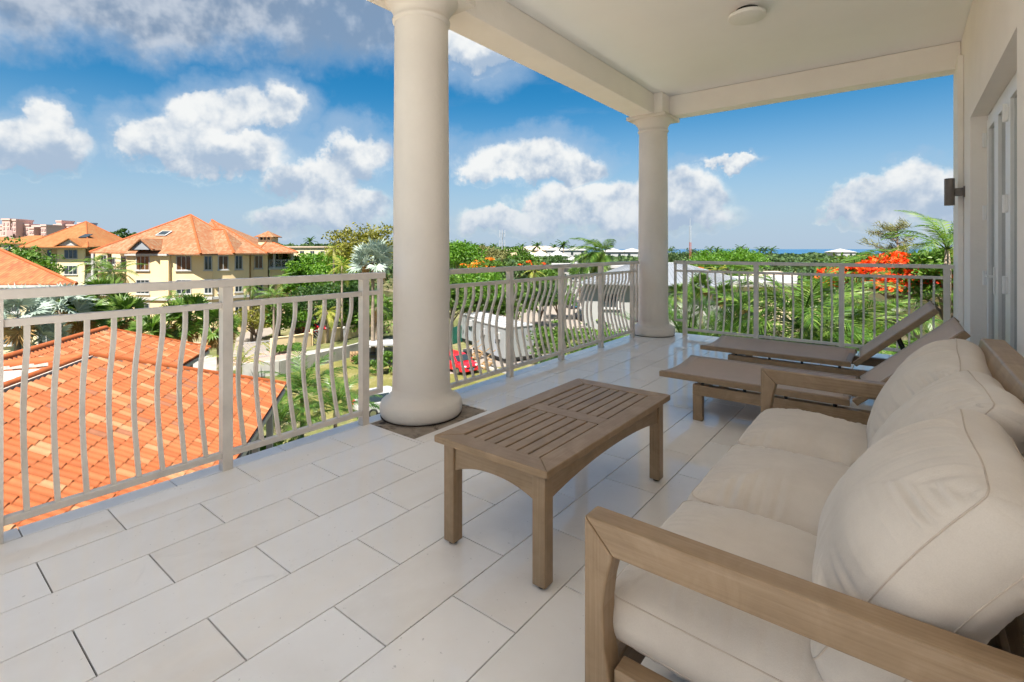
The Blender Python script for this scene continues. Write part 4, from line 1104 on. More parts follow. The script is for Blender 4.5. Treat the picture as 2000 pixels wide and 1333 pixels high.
# ---------------------------------------------------------------- the tiled house right below the terrace
def near_house():
    U = 3.0; r0, d0 = -3.911 * U, 4.623 * U; TH = 0.514; HW = 1.433 * U
    root = thing('tiled_house', 'orange clay-tiled house close below the left railing', 'house', W(r0, d0, G), YAW + math.atan2(0.262, 0.965))
    zr = (CZ - U) - G                                    # ridge height above ground
    ca = 1 / math.hypot(1, TH); sa = TH * ca
    roof = MB()
    S = -10.5
    # deck planes, a little below the tiles
    def pl(pts, t=0.12): roof.slab(pts, t)
    e = 0.075
    z1 = lambda x: zr - TH * abs(x)
    pl([(0, S, z1(0) - e), (HW, S, z1(HW) - e), (HW, HW, z1(HW) - e), (0, 0, z1(0) - e)])
    pl([(0.0, 0.0, zr - e), (HW, HW, z1(HW) - e), (-0.9, HW, z1(HW) - e), (-0.9, 0.0, zr - e)])
    x2, y2, h2, zr2 = -3.97, 9.9, 3.2, (CZ - 3.61) - G; ze2 = zr2 - 0.5 * h2
    pl([(x2, 0.9, zr2 - e), (x2 + h2, 0.9, ze2 - e), (x2 + h2, y2 + h2, ze2 - e), (x2, y2, zr2 - e)])
    pl([(x2, y2, zr2 - e), (x2 + h2, y2 + h2, ze2 - e), (x2 - h2, y2 + h2, ze2 - e)])
    pl([(x2, 0.9, zr2 - e), (x2, y2, zr2 - e), (x2 - h2, y2 + h2, ze2 - e), (x2 - h2, 0.9, ze2 - e)])
    ro = roof.build('roof', M['ridge'], root)
    # one clay tile: barrel along +x (down the slope), 0.40 long
    PW, EXP, TLEN = 0.216, 0.36, 0.40
    prof = [(-0.108, 0.004), (-0.082, 0.0), (-0.079, 0.022), (-0.070, 0.056), (-0.050, 0.084), (-0.024, 0.099), (0.0, 0.103), (0.024, 0.099), (0.050, 0.084), (0.070, 0.056), (0.079, 0.022), (0.082, 0.0), (0.108, 0.004)]
    vs = []; fs = []; n = len(prof)
    for (x, dz) in [(-TLEN + 0.0, 0.0), (0.0, 0.020), (0.0, 0.020), (-0.004, 0.001)]:
        vs += [(x, v, z + dz) for v, z in prof]
    for k in (0, 2):
        fs += [(k * n + i, k * n + i + 1, (k + 1) * n + i + 1, (k + 1) * n + i) for i in range(n - 1)]
    tb = MB().add(vs, fs); tm = tb.mesh('tile', M['rooftile'], True)
    tv = np.array(vs); tf = np.array(fs)
    pos = []
    def lay(x0, hw, th, zr_, y_lo, hip):
        cs = 1 / math.hypot(1, th); sl = math.atan(th)
        L = hw / cs; m = int(L / EXP) + 1
        for i in range(m):
            s = L + 0.04 - i * EXP                       # lower edge of the course, along the slope
            x = s * cs
            if s < 0.22: continue
            y = y_lo
            while y < hip(x - 0.15):
                pos.append((x0 + x, y + random.uniform(-.004, .004), zr_ - th * x, sl + random.uniform(-.012, .012), random.uniform(-.012, .012)))
                y += PW
    lay(0.0, HW, TH, zr, S, lambda x: x + 0.02)
    k1 = len(pos)
    lay(x2, h2, 0.5, zr2, 1.0, lambda x: y2 + x + 0.02)
    camL = root.matrix_basis.inverted() @ Vector((0, 0, CZ))
    root_inv = Matrix.Rotation(-(YAW + math.atan2(0.262, 0.965)), 4, 'Z') @ Matrix.Translation(-W(r0, d0, G))
    camL = root_inv @ Vector((0, 0, CZ))
    def vis(p):                                         # inside the picture?
        w = root_inv.inverted() @ Vector(p[:3]); r = cy * w.x + sy * w.y; d = -sy * w.x + cy * w.y
        px = 1000 + FPX * r / max(d, .1); py = HOR - FPX * (w.z - CZ) / max(d, .1)
        return -10 < px < 560 and py < 1060
    order = sorted(range(len(pos)), key=lambda i: (0 if vis(pos[i]) else 1, (Vector(pos[i][:3]) - camL).length))
    single = set(order[:300]); V = []; F = []
    for i, (x, y, z, a, tw) in enumerate(pos):
        if i in single:
            inst('tile', tm, ro, (x, y, z), (0, a, tw))
        else:
            Rm = np.array((Matrix.Rotation(tw, 3, 'Z') @ Matrix.Rotation(a, 3, 'Y')))
            F.append(tf + len(V) * len(tv)); V.append(tv @ Rm.T + np.array([x, y, z]))
    o = bpy.data.objects.new('tile_field', np_mesh('tile_field', np.concatenate(V), np.concatenate(F), M['rooftiles'], True)); link(o, ro); o['kind'] = 'stuff'
    # ridge and hip caps, in short overlapping lengths with mortar beneath
    def capline(a, b_, rr=0.085, st=0.40):
        a = Vector(a); b_ = Vector(b_); L = (b_ - a).length; nn = int(L / st); d = (b_ - a) / L
        for i in range(nn):
            p = a + d * (i * L / nn) + Vector((0, 0, 0.03)); q = a + d * ((i + 1) * L / nn + 0.05) + Vector((0, 0, 0.012))
            MB().tube([p, q], [rr, rr * 1.12], 10).build('ridge_cap', M['ridge'], ro, auto=40)
        MB().bar(a - Vector((0, 0, .03)), b_ - Vector((0, 0, .03)), 0.27, 0.10).build('mortar', M['mortar'], ro)
    up = Vector((0, 0, 0.035))
    capline(Vector((0, S, zr)) + up, Vector((0, 0, zr)) + up)
    capline(Vector((0, 0, zr)) + up, Vector((HW, HW, z1(HW))) + up, 0.11)
    capline(Vector((x2, 0.9, zr2)) + up, Vector((x2, y2, zr2)) + up, 0.13)
    capline(Vector((x2, y2, zr2)) + up, Vector((x2 + h2, y2 + h2, ze2)) + up, 0.10)
    capline(Vector((0.0, 0.02, zr - 0.03)), Vector((-4.2, 0.75, zr - 0.36)), 0.13, 0.6)
    # white flat deck behind the ridge
    MB().slab([(-7.5, S, zr - 0.36), (-0.14, S, zr - 0.36), (-0.14, -0.10, zr - 0.20), (-0.5, 0.05, zr - 0.22), (-7.5, 1.1, zr - 0.62)], 0.2).build('flat_roof', M['whiteroof'], root)
    MB().box(-3.4, -0.25, -3.1, -2.75, zr - 0.35, zr - 0.20).build('roof_upstand', M['concrete'], root)
    # eaves, walls
    zw = z1(HW) - 0.22
    MB().box(HW - 0.03, HW + 0.05, S, HW + 0.04, zw - 0.05, zw + 0.10).build('fascia', M['trim'], root)
    MB().box(x2 + h2 - 0.03, x2 + h2 + 0.05, HW + 0.2, y2 + h2, ze2 - 0.27, ze2 - 0.12).build('fascia', M['trim'], root)
    MB().box(-7.5, HW - 0.75, S, 3.3, 0, zw - 0.06).build('wall', M['cream'], root)
    MB().box(x2 - h2 + .6, x2 + h2 - 0.6, 3.31, y2 + h2 - 0.8, 0, ze2 - 0.28).build('wall', M['cream'], root)
    for y in (-4.0, -1.2, 1.2, 3.4):
        MB().box(HW - 0.42, HW - 0.22, y - 0.1, y + 0.1, 0, zw - 0.051).build('porch_post', M['trim'], root)
    for y in (-2.6, 0.0, 2.2):
        window(root, (HW - 0.75, y, zw - 1.5), (1, 0), 1.1, 1.5, 'glass', 2)
        window(root, (HW - 0.75, y, zw - 4.2), (1, 0), 1.1, 1.5, 'glass', 2)
near_house()

# ---------------------------------------------------------------- yellow apartment house, middle left
class Site:
    def __init__(s, px, d): s.r0 = rp(px, d); s.d0 = d
    def loc(s): return W(s.r0, s.d0, G)
    def p(s, px, d): return (rp(px, d) - s.r0, d - s.d0)
    def q(s, px, py, d): return (rp(px, d) - s.r0, d - s.d0, zp(py, d) - G)
def apartment_house():
    S = Site(372, 68); t = thing('apartment_house', 'large yellow apartment house with a peaked orange roof and skylight', 'house', S.loc(), YAW)
    zt = zp(496, 60) - G
    rows = [zp(514, 60) - G, zp(560, 60) - G, zp(604, 60) - G]
    def wins(us, ws, gl): return [(u, z, w, 1.55 if i < 2 else 1.4, 3 if w > 1.3 else 2, g if i == 0 else 'glass') for u, w, g in zip(us, ws, gl) for i, z in enumerate(rows)]
    face(t, S.p(247, 60.1), S.p(329, 58.9), 0, zt, 'yellow', wins([0.40], [1.75], ['glassbrown']))
    face(t, S.p(329, 59.0), S.p(331, 59.3), 0, zt, 'yellow')
    face(t, S.p(331, 59.3), S.p(415, 60.2), 0, zt, 'yellow', wins([0.33, 0.90], [1.45, 0.70], ['glassbrown', 'glass']))
    face(t, S.p(415, 60.3), S.p(487, 63.2), 0, zt, 'yellow', wins([0.28, 0.70], [0.95, 0.70], ['glassbrown', 'glass']))
    face(t, S.p(487, 64.4), S.p(490, 64.0), 0, zt, 'yellow')
    face(t, S.p(490, 64.2), S.p(523, 65.6), 0, zt, 'yellow', wins([0.45], [0.85], ['glassbrown']))
    face(t, S.p(523, 65.7), S.p(526, 74), 0, zt, 'yellow')
    # set-back porch bay on the left
    face(t, S.p(180, 68), S.p(247, 66.5), 0, zt, 'yellow', [(0.35, rows[0], 0.9, 1.5, 2, 'glass'), (0.62, rows[0] + .1, 0.7, 0.9, 1, 'glass'), (0.92, rows[0], 0.8, 1.1, 1, 'glass'), (0.4, rows[1], 1.0, 1.5, 2, 'glass')])
    face(t, S.p(247, 66.4), S.p(247.5, 60.6), 0, zt, 'yellow')
    for z in (zp(528, 62) - G, zp(575, 62) - G):
        a, b_ = S.p(182, 63), S.p(247, 61.5)
        MB().prism([a, b_, S.p(247, 66), S.p(182, 67.5)], z - 0.22, z).build('balcony_slab', M['trim'], t)
        lattice(t, a, b_, z + 0.06, z + 1.0, name='balcony_railing')
    for px in (182, 214):
        p = S.p(px, 63); MB().box(p[0] - .15, p[0] + .15, p[1] - .15, p[1] + .15, 0, zt).build('porch_column', M['trim'], t)
    # bands
    for (a, b_) in [((246.5, 60.05), (329, 58.85)), ((331, 59.25), (415.3, 60.15)), ((415, 60.25), (487, 63.15)), ((490, 64.15), (523.5, 65.55))]:
        A = Vector((*S.p(*a), 0)); B = Vector((*S.p(*b_), 0)); zb = zp(583, 60) - G
        MB().bar(A + Vector((0, 0, zb)), B + Vector((0, 0, zb)), 0.30, 0.32).build('band_course', M['trim'], t)
        MB().bar(A + Vector((0, -.1, zt - .12)), B + Vector((0, -.1, zt - .12)), 0.34, 0.22).build('eaves_board', M['trim'], t)
    # right wing with corner porch and cupola
    zf = zp(523, 66) - G
    a, b_, c, e_ = S.p(524, 65.8), S.p(576, 67.0), S.p(576, 73), S.p(524, 73)
    MB().prism([a, b_, c, e_], zf - 0.3, zf).build('balcony_slab', M['trim'], t)
    MB().prism([S.p(527, 66.2), S.p(570, 67.2), S.p(570, 73), S.p(527, 73)], 0, zf - 0.31).build('wall', M['yellow'], t)
    lattice(t, S.p(526, 66.0), S.p(573, 67.1), zf + 0.05, zf + 0.98, name='balcony_railing', step=0.3)
    lattice(t, S.p(573, 67.1), S.p(573, 72.5), zf + 0.05, zf + 0.98, name='balcony_railing', step=0.3)
    for px, d in ((536, 66.3), (571, 67.3), (571, 72.6)):
        p = S.p(px, d); MB().box(p[0] - .13, p[0] + .13, p[1] - .13, p[1] + .13, zf, zt + .1).build('porch_column', M['trim'], t)
    face(t, S.p(525, 70.0), S.p(571, 70.6), zf, zt + .1, 'yellow', [(0.30, zf + 1.35, 0.5, 1.5, 1, 'glass')])
    ap = MB(); c0 = S.p(554, 70.4); pts = [(-.55, 0), (.55, 0)] + [(.55 * math.cos(R(a)), 1.45 + .55 * math.sin(R(a))) for a in range(0, 181, 20)]
    ap.prism(pts, -0.05, 0.0, lambda u, z, k: (c0[0] + u, c0[1] + k, zf + z)).build('arched_door', M['glassbrown'], t)
    # roofs
    P = [S.q(174, 493, 60.5), S.q(392, 496.5, 58.2), S.q(506, 494, 66.5), S.q(330, 492, 80), S.q(372, 420, 68.5)]
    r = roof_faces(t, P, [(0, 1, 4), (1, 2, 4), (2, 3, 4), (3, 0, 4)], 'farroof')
    caps(r, [(P[0], P[4]), (P[1], P[4]), (P[2], P[4])])
    # skylight
    a, b_, c = Vector(P[0]), Vector(P[1]), Vector(P[4]); nrm = (b_ - a).cross(c - a).normalized(); nrm = nrm if nrm.z > 0 else -nrm
    ctr = a * 0.27 + b_ * 0.27 + c * 0.46 + nrm * 0.10 + (b_ - a).normalized() * -0.4
    ux = (b_ - a).normalized(); uy = nrm.cross(ux)
    def plate(mb, w, h, k): mb.add([ctr + ux * sx * w + uy * sy_ * h + nrm * kk for kk in (k - .08, k) for sx, sy_ in ((-1, -1), (1, -1), (1, 1), (-1, 1))], [(3, 2, 1, 0), (4, 5, 6, 7), (0, 1, 5, 4), (1, 2, 6, 5), (2, 3, 7, 6), (3, 0, 4, 7)])
    b = MB(); plate(b, 0.75, 0.62, 0.05); sk = b.build('skylight', M['trim'], r); b = MB(); plate(b, 0.58, 0.48, 0.06 + .02); b.build('pane', M['glass'], sk)
    # second peak, hip in front of the right bays, wing roof, gablet
    P2 = [S.q(350, 494, 72), S.q(455, 494.5, 60.8), S.q(523, 495, 63.5), S.q(560, 490, 80), S.q(414, 430, 76)]
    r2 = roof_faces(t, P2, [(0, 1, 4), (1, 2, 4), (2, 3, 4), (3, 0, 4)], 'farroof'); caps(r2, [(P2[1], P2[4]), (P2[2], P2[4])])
    P3 = [S.q(418, 496, 60.4), S.q(457, 495.6, 60.6), S.q(498, 493, 66), S.q(409, 449, 67), S.q(438, 449, 66.2)]
    r3 = roof_faces(t, P3, [(0, 1, 4, 3), (1, 2, 4)], 'farroof'); caps(r3, [(P3[3], P3[4]), (P3[1], P3[4])])
    P4 = [S.q(500, 493.5, 64.5), S.q(582, 493, 66.0), S.q(572, 489, 78), S.q(470, 489, 78), S.q(523, 470, 71)]
    r4 = roof_faces(t, P4, [(0, 1, 4), (1, 2, 4), (2, 3, 4), (3, 0, 4)], 'farroof'); caps(r4, [(P4[1], P4[4]), (P4[0], P4[4])], r=.10)
    cx, cyy, cz = S.q(524, 470, 71)
    cu = MB().box(cx - .95, cx + .95, cyy - .95, cyy + .95, cz - .8, cz + .52).build('cupola', M['cream'], t)
    for u in (-.5, .0, .5): MB().box(cx + u - .16, cx + u + .16, cyy - .975, cyy - .951, cz + .06, cz + .42).build('pane', M['glass'], cu)
    k = 1.35; Pc = [(cx - k, cyy - k, cz + .5), (cx + k, cyy - k, cz + .5), (cx + k, cyy + k, cz + .5), (cx - k, cyy + k, cz + .5), (cx, cyy, cz + 1.35)]
    roof_faces(t, Pc, [(0, 1, 4), (1, 2, 4), (2, 3, 4), (3, 0, 4)], 'farroof', 'cupola_roof', .08)
    g0, g1, g2 = S.q(253, 488, 58.6), S.q(301, 488, 58.5), S.q(277, 467, 58.8)
    MB().add([g0, g1, g2] + [(q[0], q[1] + .2, q[2]) for q in (g0, g1, g2)], [(0, 1, 2), (5, 4, 3), (0, 3, 4, 1), (1, 4, 5, 2), (2, 5, 3, 0)]).build('gablet', M['metalroof'], t)
    for q in (g0, g1): MB().slab([(q[0], q[1] - .3, q[2] - .05), (g2[0], g2[1] - .3, g2[2] + .06), (g2[0], g2[1] + 6.0, g2[2] + .06), (q[0], q[1] + 2.0, q[2] - .05)], .1).build('gablet_roof', M['farroof'], t)
    for a, b_ in ((g0, g2), (g1, g2)): MB().bar((a[0], a[1] - .1, a[2]), (b_[0], b_[1] - .1, b_[2]), .35, .16).build('gablet_trim', M['farroof'], t)
    return t
apartment_house()

def porch_house():
    S = Site(110, 95); t = thing('porch_house', 'yellow house with a white lattice porch, far left behind the palms', 'house', S.loc(), YAW)
    zt = zp(485, 93) - G; zr_ = [zp(496.5, 95) - G, zp(527, 95) - G, zp(556, 95) - G]
    face(t, S.p(112, 93), S.p(165, 93), 0, zt, 'cream', [(0.5, z, 2.3, 1.5, 3, 'glass') for z in zr_])
    face(t, S.p(165, 93.1), S.p(166, 97), 0, zt, 'cream'); face(t, S.p(112, 97), S.p(112, 93.1), 0, zt, 'cream')
    face(t, S.p(50, 98), S.p(112, 97.5), 0, zt, 'cream', [(0.75, zr_[0] - .3, 0.8, 2.0, 1, 'glass'), (0.7, zr_[1] - .3, 0.8, 2.0, 1, 'glass')])
    face(t, S.p(166, 97.2), S.p(235, 98), 0, zt, 'cream', [(0.3, zr_[0] - .2, 0.9, 1.8, 2, 'glass'), (0.7, zr_[0], 0.8, 1.1, 1, 'glass')])
    for py in (513, 546):
        z = zp(py, 94) - G
        MB().prism([S.p(50, 93), S.p(111.8, 93), S.p(111.8, 97.4), S.p(50, 97.9)], z - .3, z).build('balcony_slab', M['trim'], t)
        MB().prism([S.p(166.3, 93), S.p(195, 93), S.p(195, 97.1), S.p(166.3, 97.1)], z - .3, z).build('balcony_slab', M['trim'], t)
        lattice(t, S.p(51, 93.1), S.p(111, 93.1), z + .05, z + 1.05, name='balcony_railing', step=.35)
        lattice(t, S.p(166.6, 93.1), S.p(194, 93.1), z + .05, z + 1.05, name='balcony_railing', step=.35)
    for px in (50, 194):
        p = S.p(px, 93.1); MB().box(p[0] - .22, p[0] + .22, p[1] - .2, p[1] + .2, 0, zt).build('porch_column', M['trim'], t)
    a, b_ = S.p(38, 92), S.p(172, 92); MB().box(a[0], b_[0], a[1], a[1] + .3, zt - .1, zt + .12).build('eaves_board', M['trim'], t)
    P = [S.q(36, 482.5, 91.5), S.q(172, 483, 91.5), S.q(262, 478, 106), S.q(80, 478, 120), S.q(168, 433, 104)]
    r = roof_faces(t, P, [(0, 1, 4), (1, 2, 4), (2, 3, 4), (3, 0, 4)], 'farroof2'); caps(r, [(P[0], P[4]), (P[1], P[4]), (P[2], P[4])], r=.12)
    g = [S.q(113, 480, 92), S.q(156, 480, 92), S.q(137, 466.5, 92)]
    MB().add(g + [(x, y + .3, z) for x, y, z in g], [(0, 1, 2), (5, 4, 3), (0, 3, 4, 1), (1, 4, 5, 2), (2, 5, 3, 0)]).build('gablet', M['trim'], t)
    roof_faces(t, [(g[2][0], g[2][1] - .4, g[2][2] + .12), (g[0][0] - .5, g[0][1] - .4, g[0][2] - .15), (g[0][0] - .5, g[0][1] + 4, g[0][2] - .15), (g[2][0], g[2][1] + 6, g[2][2] + .12)], [(0, 1, 2, 3)], 'farroof2', 'gablet_roof')
    roof_faces(t, [(g[2][0], g[2][1] - .4, g[2][2] + .12), (g[1][0] + .5, g[1][1] - .4, g[1][2] - .15), (g[1][0] + 2.6, g[1][1] + 6, g[1][2] - .15), (g[2][0] + 1.6, g[2][1] + 6, g[2][2] + .12)], [(0, 1, 2, 3)], 'farroof2', 'gablet_roof')
    a, b_, c = Vector(P[0]), Vector(P[1]), Vector(P[4]); nrm = (b_ - a).cross(c - a).normalized(); nrm = nrm if nrm.z > 0 else -nrm
    ctr = a * .02 + b_ * 0.60 + c * 0.38 + nrm * .1; ux = (b_ - a).normalized(); uy = nrm.cross(ux)
    MB().add([ctr + ux * sx * .75 + uy * s2 * .85 + nrm * k for k in (0, .1) for sx, s2 in ((-1, -1), (1, -1), (1, 1), (-1, 1))], [(3, 2, 1, 0), (4, 5, 6, 7), (0, 1, 5, 4), (1, 2, 6, 5), (2, 3, 7, 6), (3, 0, 4, 7)]).build('skylight', M['glass'], r)
porch_house()

def hip_house():
    S = Site(-60, 44); t = thing('hip_house', 'house with a ribbed orange hip roof at the left edge, behind silver palms', 'house', S.loc(), YAW)
    ze = zp(556, 42) - G
    P = [S.q(-420, 556, 42), S.q(150, 554.5, 42), S.q(60, 520, 62), S.q(-300, 520, 62), S.q(-110, 438, 51), S.q(-160, 438, 51)]
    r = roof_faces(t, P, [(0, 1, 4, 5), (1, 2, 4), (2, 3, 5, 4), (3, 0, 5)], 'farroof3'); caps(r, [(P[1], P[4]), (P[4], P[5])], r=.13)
    a, b_ = S.p(-400, 42.7), S.p(128, 42.7)
    face(t, a, b_, 0, ze - .1, 'cream', [(u, zz, 1.3, 1.5, 2, 'glass') for u in (0.60, 0.80, 0.93) for zz in (ze - 1.6, ze - 4.4)])
    face(t, b_, S.p(70, 60), 0, ze - .1, 'cream')
    MB().box(a[0] - .3, b_[0] + .5, a[1] - .75, a[1] - .55, ze - .28, ze - .06).build('eaves_board', M['trim'], t)
hip_house()

def small_roof(label, px, d, z, w, l, rise, mat='farroof2'):
    S = Site(px, d); t = thing('cottage', label, 'house', S.loc(), YAW)
    z -= G
    MB().box(-w + .5, w - .5, -l + .5, l - .5, 0, z).build('wall', M['cream'], t)
    P = [(-w, -l, z), (w, -l, z), (w, l, z), (-w, l, z), (-w * .25, 0, z + rise), (w * .25, 0, z + rise)]
    roof_faces(t, P, [(0, 1, 5, 4), (1, 2, 5), (2, 3, 4, 5), (3, 0, 4)], mat)
    for u in (-.4, .4): window(t, (w * u, -l + .5, z - 1.3), (0, -1), 1.2, 1.3, 'glass', 2)
    return t
small_roof('little orange roof showing at the left edge above the hip roof', 2, 150, zp(480, 150), 6, 5, 2.6)
small_roof('small orange roof peeping out left of the porch house roof', 70, 125, zp(476, 125), 6, 5, 2.0)

# far pink hotel
def hotel(label, px0, d, blocks, arches):
    S = Site(px0, d); t = thing('hotel', label, 'hotel', S.loc(), YAW)
    for (a, b_, py, dd, m) in blocks:
        x0, y = S.p(a, d + dd); x1, _ = S.p(b_, d + dd); z = zp(py + 6, d) - G
        o = MB().box(x0, x1, y, y + 22, 0, z).build('tower', M[m], t)
        MB().box(x0 - .8, x1 + .8, y - .8, y + 22.8, z, z + 2.0).build('cornice', M['pink'], o)
        nc = max(2, int((x1 - x0) / 5)); nr = int(min(z - 8, 40) / 5.5)
        for i in range(nc):
            for j in range(nr):
                xx = x0 + (i + .5) * (x1 - x0) / nc; zz = z - 4.5 - j * 5.5
                MB().box(xx - 1.1, xx + 1.1, y - .5, y - .02, zz - 1.5, zz + 1.5).build('window', M['pinkdark'], o)
    for (a, b_, pt, pb, dd) in arches:
        x0, y = S.p(a, d + dd); x1, _ = S.p(b_, d + dd); zt_, zb = zp(pt + 6, d) - G, max(.1, zp(pb + 6, d) - G); w = (x1 - x0) / 2; cx = (x0 + x1) / 2
        pts = [(-w, zb), (w, zb), (w, zt_ - w * .7)] + [(w * math.cos(R(k)), zt_ - w * .7 + w * .7 * math.sin(R(k))) for k in range(15, 180, 15)] + [(-w, zt_ - w * .7)]
        MB().prism(pts, -.4, 0, lambda u, z, k: (cx + u, y + k - 1.0, z)).build('archway', M['pinkdark'], t)
hotel('pink hotel towers on the skyline at the far left edge', 40, 620,
      [(-40, 4, 436, 4, 'pink'), (4, 19, 425, -6, 'pink'), (20, 31, 426, -4, 'pink'), (-8, 34, 443, 0, 'pink'), (33, 57, 434.5, 6, 'pink'), (57, 66, 441, 0, 'pink'), (60, 80, 437, 8, 'pink'), (80, 90, 436, 2, 'pink')],
      [(15, 27, 444, 464, -6), (36, 51, 450, 466, 6), (61, 79, 446, 462, 8)])
hotel('smaller pink hotel block behind the porch house roof', 130, 760,
      [(97, 160, 443, 8, 'pink'), (105, 121, 435, 0, 'pink'), (110, 120, 427, 4, 'pink'), (130, 146, 435, 4, 'pink'), (152, 166, 431, 6, 'pink')], [])

# ---------------------------------------------------------------- low buildings to the right
def metal_roof_house():
    S = Site(1330, 47); t = thing('metal_roof_house', 'pale house with a grey standing-seam hip roof right of the far column', 'house', S.loc(), YAW)
    ze = zp(556, 43) - G
    P = [S.q(1130, 552, 44), S.q(1412, 560, 41.5), S.q(1440, 545, 50), S.q(1190, 536, 62), S.q(1232, 513, 53), S.q(1330, 515, 51)]
    r = roof_faces(t, P, [(0, 1, 5, 4), (1, 2, 5), (2, 3, 4, 5), (3, 0, 4)], 'metalroof', t=.14)
    def seams(a, b_, c, d_, n):                          # raised seams from eave a-b to ridge d-c
        a, b_, c, d_ = map(Vector, (a, b_, c, d_))
        for i in range(1, n):
            f = i / n; p = a.lerp(b_, f); q = d_.lerp(c, f); MB().bar(p + Vector((0, 0, .03)), q + Vector((0, 0, .03)), .06, .07).build('roof_seam', M['metalroof'], r)
    seams(P[0], P[1], P[5], P[4], 26); seams(P[1], P[2], P[5], P[5], 9)
    caps(r, [(P[1], P[5]), (P[4], P[5]), (P[2], P[5])], 'metalroof', .09)
    a, b_, c = S.p(1140, 44.8), S.p(1405, 42.4), S.p(1432, 50)
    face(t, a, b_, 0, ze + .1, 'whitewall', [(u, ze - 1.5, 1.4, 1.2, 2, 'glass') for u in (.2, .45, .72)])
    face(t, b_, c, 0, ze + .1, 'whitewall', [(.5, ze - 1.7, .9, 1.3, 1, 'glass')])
    MB().bar(Vector((*a, ze - .02)) + Vector((0, -.5, 0)), Vector((*b_, ze - .1)) + Vector((0, -.5, 0)), .12, .2).build('gutter', M['trim'], t)
metal_roof_house()
def garage():
    S = Site(1475, 56); t = thing('garage', 'low garage with a white flat roof and dark wide opening', 'garage', S.loc(), YAW)
    zt = zp(558, 53) - G; a, b_, c, e_ = S.p(1412, 53), S.p(1545, 53), S.p(1560, 66), S.p(1430, 66)
    MB().prism([(a[0] - .4, a[1] - .6), (b_[0] + .4, b_[1] - .6), (c[0] + .4, c[1]), (e_[0] - .4, e_[1])], zt, zt + .28).build('roof', M['whiteroof'], t)
    MB().prism([(a[0] - .41, a[1] - .66), (b_[0] + .41, b_[1] - .66), (b_[0] + .41, b_[1] - .601), (a[0] - .41, a[1] - .601)], zt - .1, zt + .3).build('fascia', M['concrete'], t)
    x1, x2_ = S.p(1441, 53)[0], S.p(1500, 53)[0]; zo = zp(569, 53) - G
    face(t, a, (x1, a[1]), 0, zt - .01, 'cream'); face(t, (x1, a[1]), (x2_, a[1]), zo, zt - .01, 'cream'); face(t, (x2_, a[1]), b_, 0, zt - .01, 'cream', [(.5, zt - 1.4, .9, .9, 1, 'glass')])
    face(t, b_, c, 0, zt - .01, 'cream'); MB().box(x1 - .5, x2_ + .5, a[1] + 5, a[1] + 5.2, 0, zt - .02).build('back_wall', M['pinkdark'], t)
    MB().box(x1 + .05, x2_ - .05, a[1] + .1, a[1] + .16, zo - .9, zo - .02).build('roller_shutter', M['darkpaint'], t)
garage()
small_roof('tan roofed bungalow behind the white garage roof', 1500, 82, zp(548, 80), 6.5, 5, 1.4, 'tanroof')
def gable_hut():
    S = Site(1828, 24); t = thing('gabled_hut', 'small pale gable roof poking out of the red flowering tree', 'hut', S.loc(), YAW)
    z0, z1 = zp(562, 22) - G, zp(526, 22) - G; w = 1.25
    MB().box(-w + .15, w - .15, -1.8, 3, 0, z0).build('wall', M['cream'], t)
    MB().add([(-w, -2, z0), (w, -2, z0), (0, -2, z1)], [(0, 1, 2)]).build('gable', M['timber'], t)
    for s in (-1, 1):
        MB().slab([(s * (w + .25), -2.25, z0 - .12), (s * (w + .25), 3.2, z0 - .12), (0, 3.2, z1 + .06), (0, -2.25, z1 + .06)], .12).build('roof_plane', M['whiteroof'], t)
    MB().box(-.28, .28, -2.06, -2.001, z0 + .1, z0 + .5).build('louvre', M['black'], t)
gable_hut()
def flat_building(label, px0, px1, d, py, mat='whiteroof', depth=14, wall='whitewall', nw=6, name='flat_roof_building'):
    S = Site((px0 + px1) / 2, d); t = thing(name, label, 'building', S.loc(), YAW); z = zp(py, d) - G
    x0, x1 = S.p(px0, d)[0], S.p(px1, d)[0]
    MB().box(x0, x1, 0, depth, 0, z).build('wall', M[wall], t)
    MB().box(x0 - .5, x1 + .5, -.5, depth + .5, z + .001, z + .45).build('roof', M[mat], t)
    for i in range(nw): window(t, (x0 + (x1 - x0) * (i + .5) / nw, 0, z - 1.8), (0, -1), 1.3, 1.3, 'glass', 2)
    return t
flat_building('long white flat-roofed building below the blown coconut palm', 1068, 1262, 105, 524, depth=34, nw=9)
flat_building('white flat building with dark openings by the car park', 1148, 1195, 78, 566, depth=8, nw=2)
flat_building('sandy flat-roofed building left of the olive tree', 560, 660, 165, 484, 'tanroof', 16, 'cream', 5)
def villa(label, px, d, py_top, py_eave, w, n=1, wall='farwhite'):
    S = Site(px, d); t = thing('villa', label, 'villa', S.loc(), YAW); z = zp(py_eave, d) - G; zt = zp(py_top, d) - G
    for i in range(n):
        x = (i - (n - 1) / 2) * w * 1.75; k = w
        MB().box(x - k + .4, x + k - .4, -k + .4, k - .4, 0, z).build('wall', M[wall], t)
        P = [(x - k, -k, z), (x + k, -k, z), (x + k, k, z), (x - k, k, z), (x, 0, zt)]
        roof_faces(t, P, [(0, 1, 4), (1, 2, 4), (2, 3, 4), (3, 0, 4)], 'whiteroof')
        for u in (-.45, .45): window(t, (x + u * k, -k + .4, z - 1.4), (0, -1), 1.0, 1.3, 'glass', 1)
    return t
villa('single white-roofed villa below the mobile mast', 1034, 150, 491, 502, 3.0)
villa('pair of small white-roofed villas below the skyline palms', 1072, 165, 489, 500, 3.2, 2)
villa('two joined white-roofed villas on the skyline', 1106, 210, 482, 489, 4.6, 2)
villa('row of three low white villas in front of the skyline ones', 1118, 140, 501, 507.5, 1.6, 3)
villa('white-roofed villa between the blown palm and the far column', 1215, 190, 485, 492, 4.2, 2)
villa('lone white pavilion roof on the sea horizon at the right', 1641, 230, 486, 492.5, 4.6)
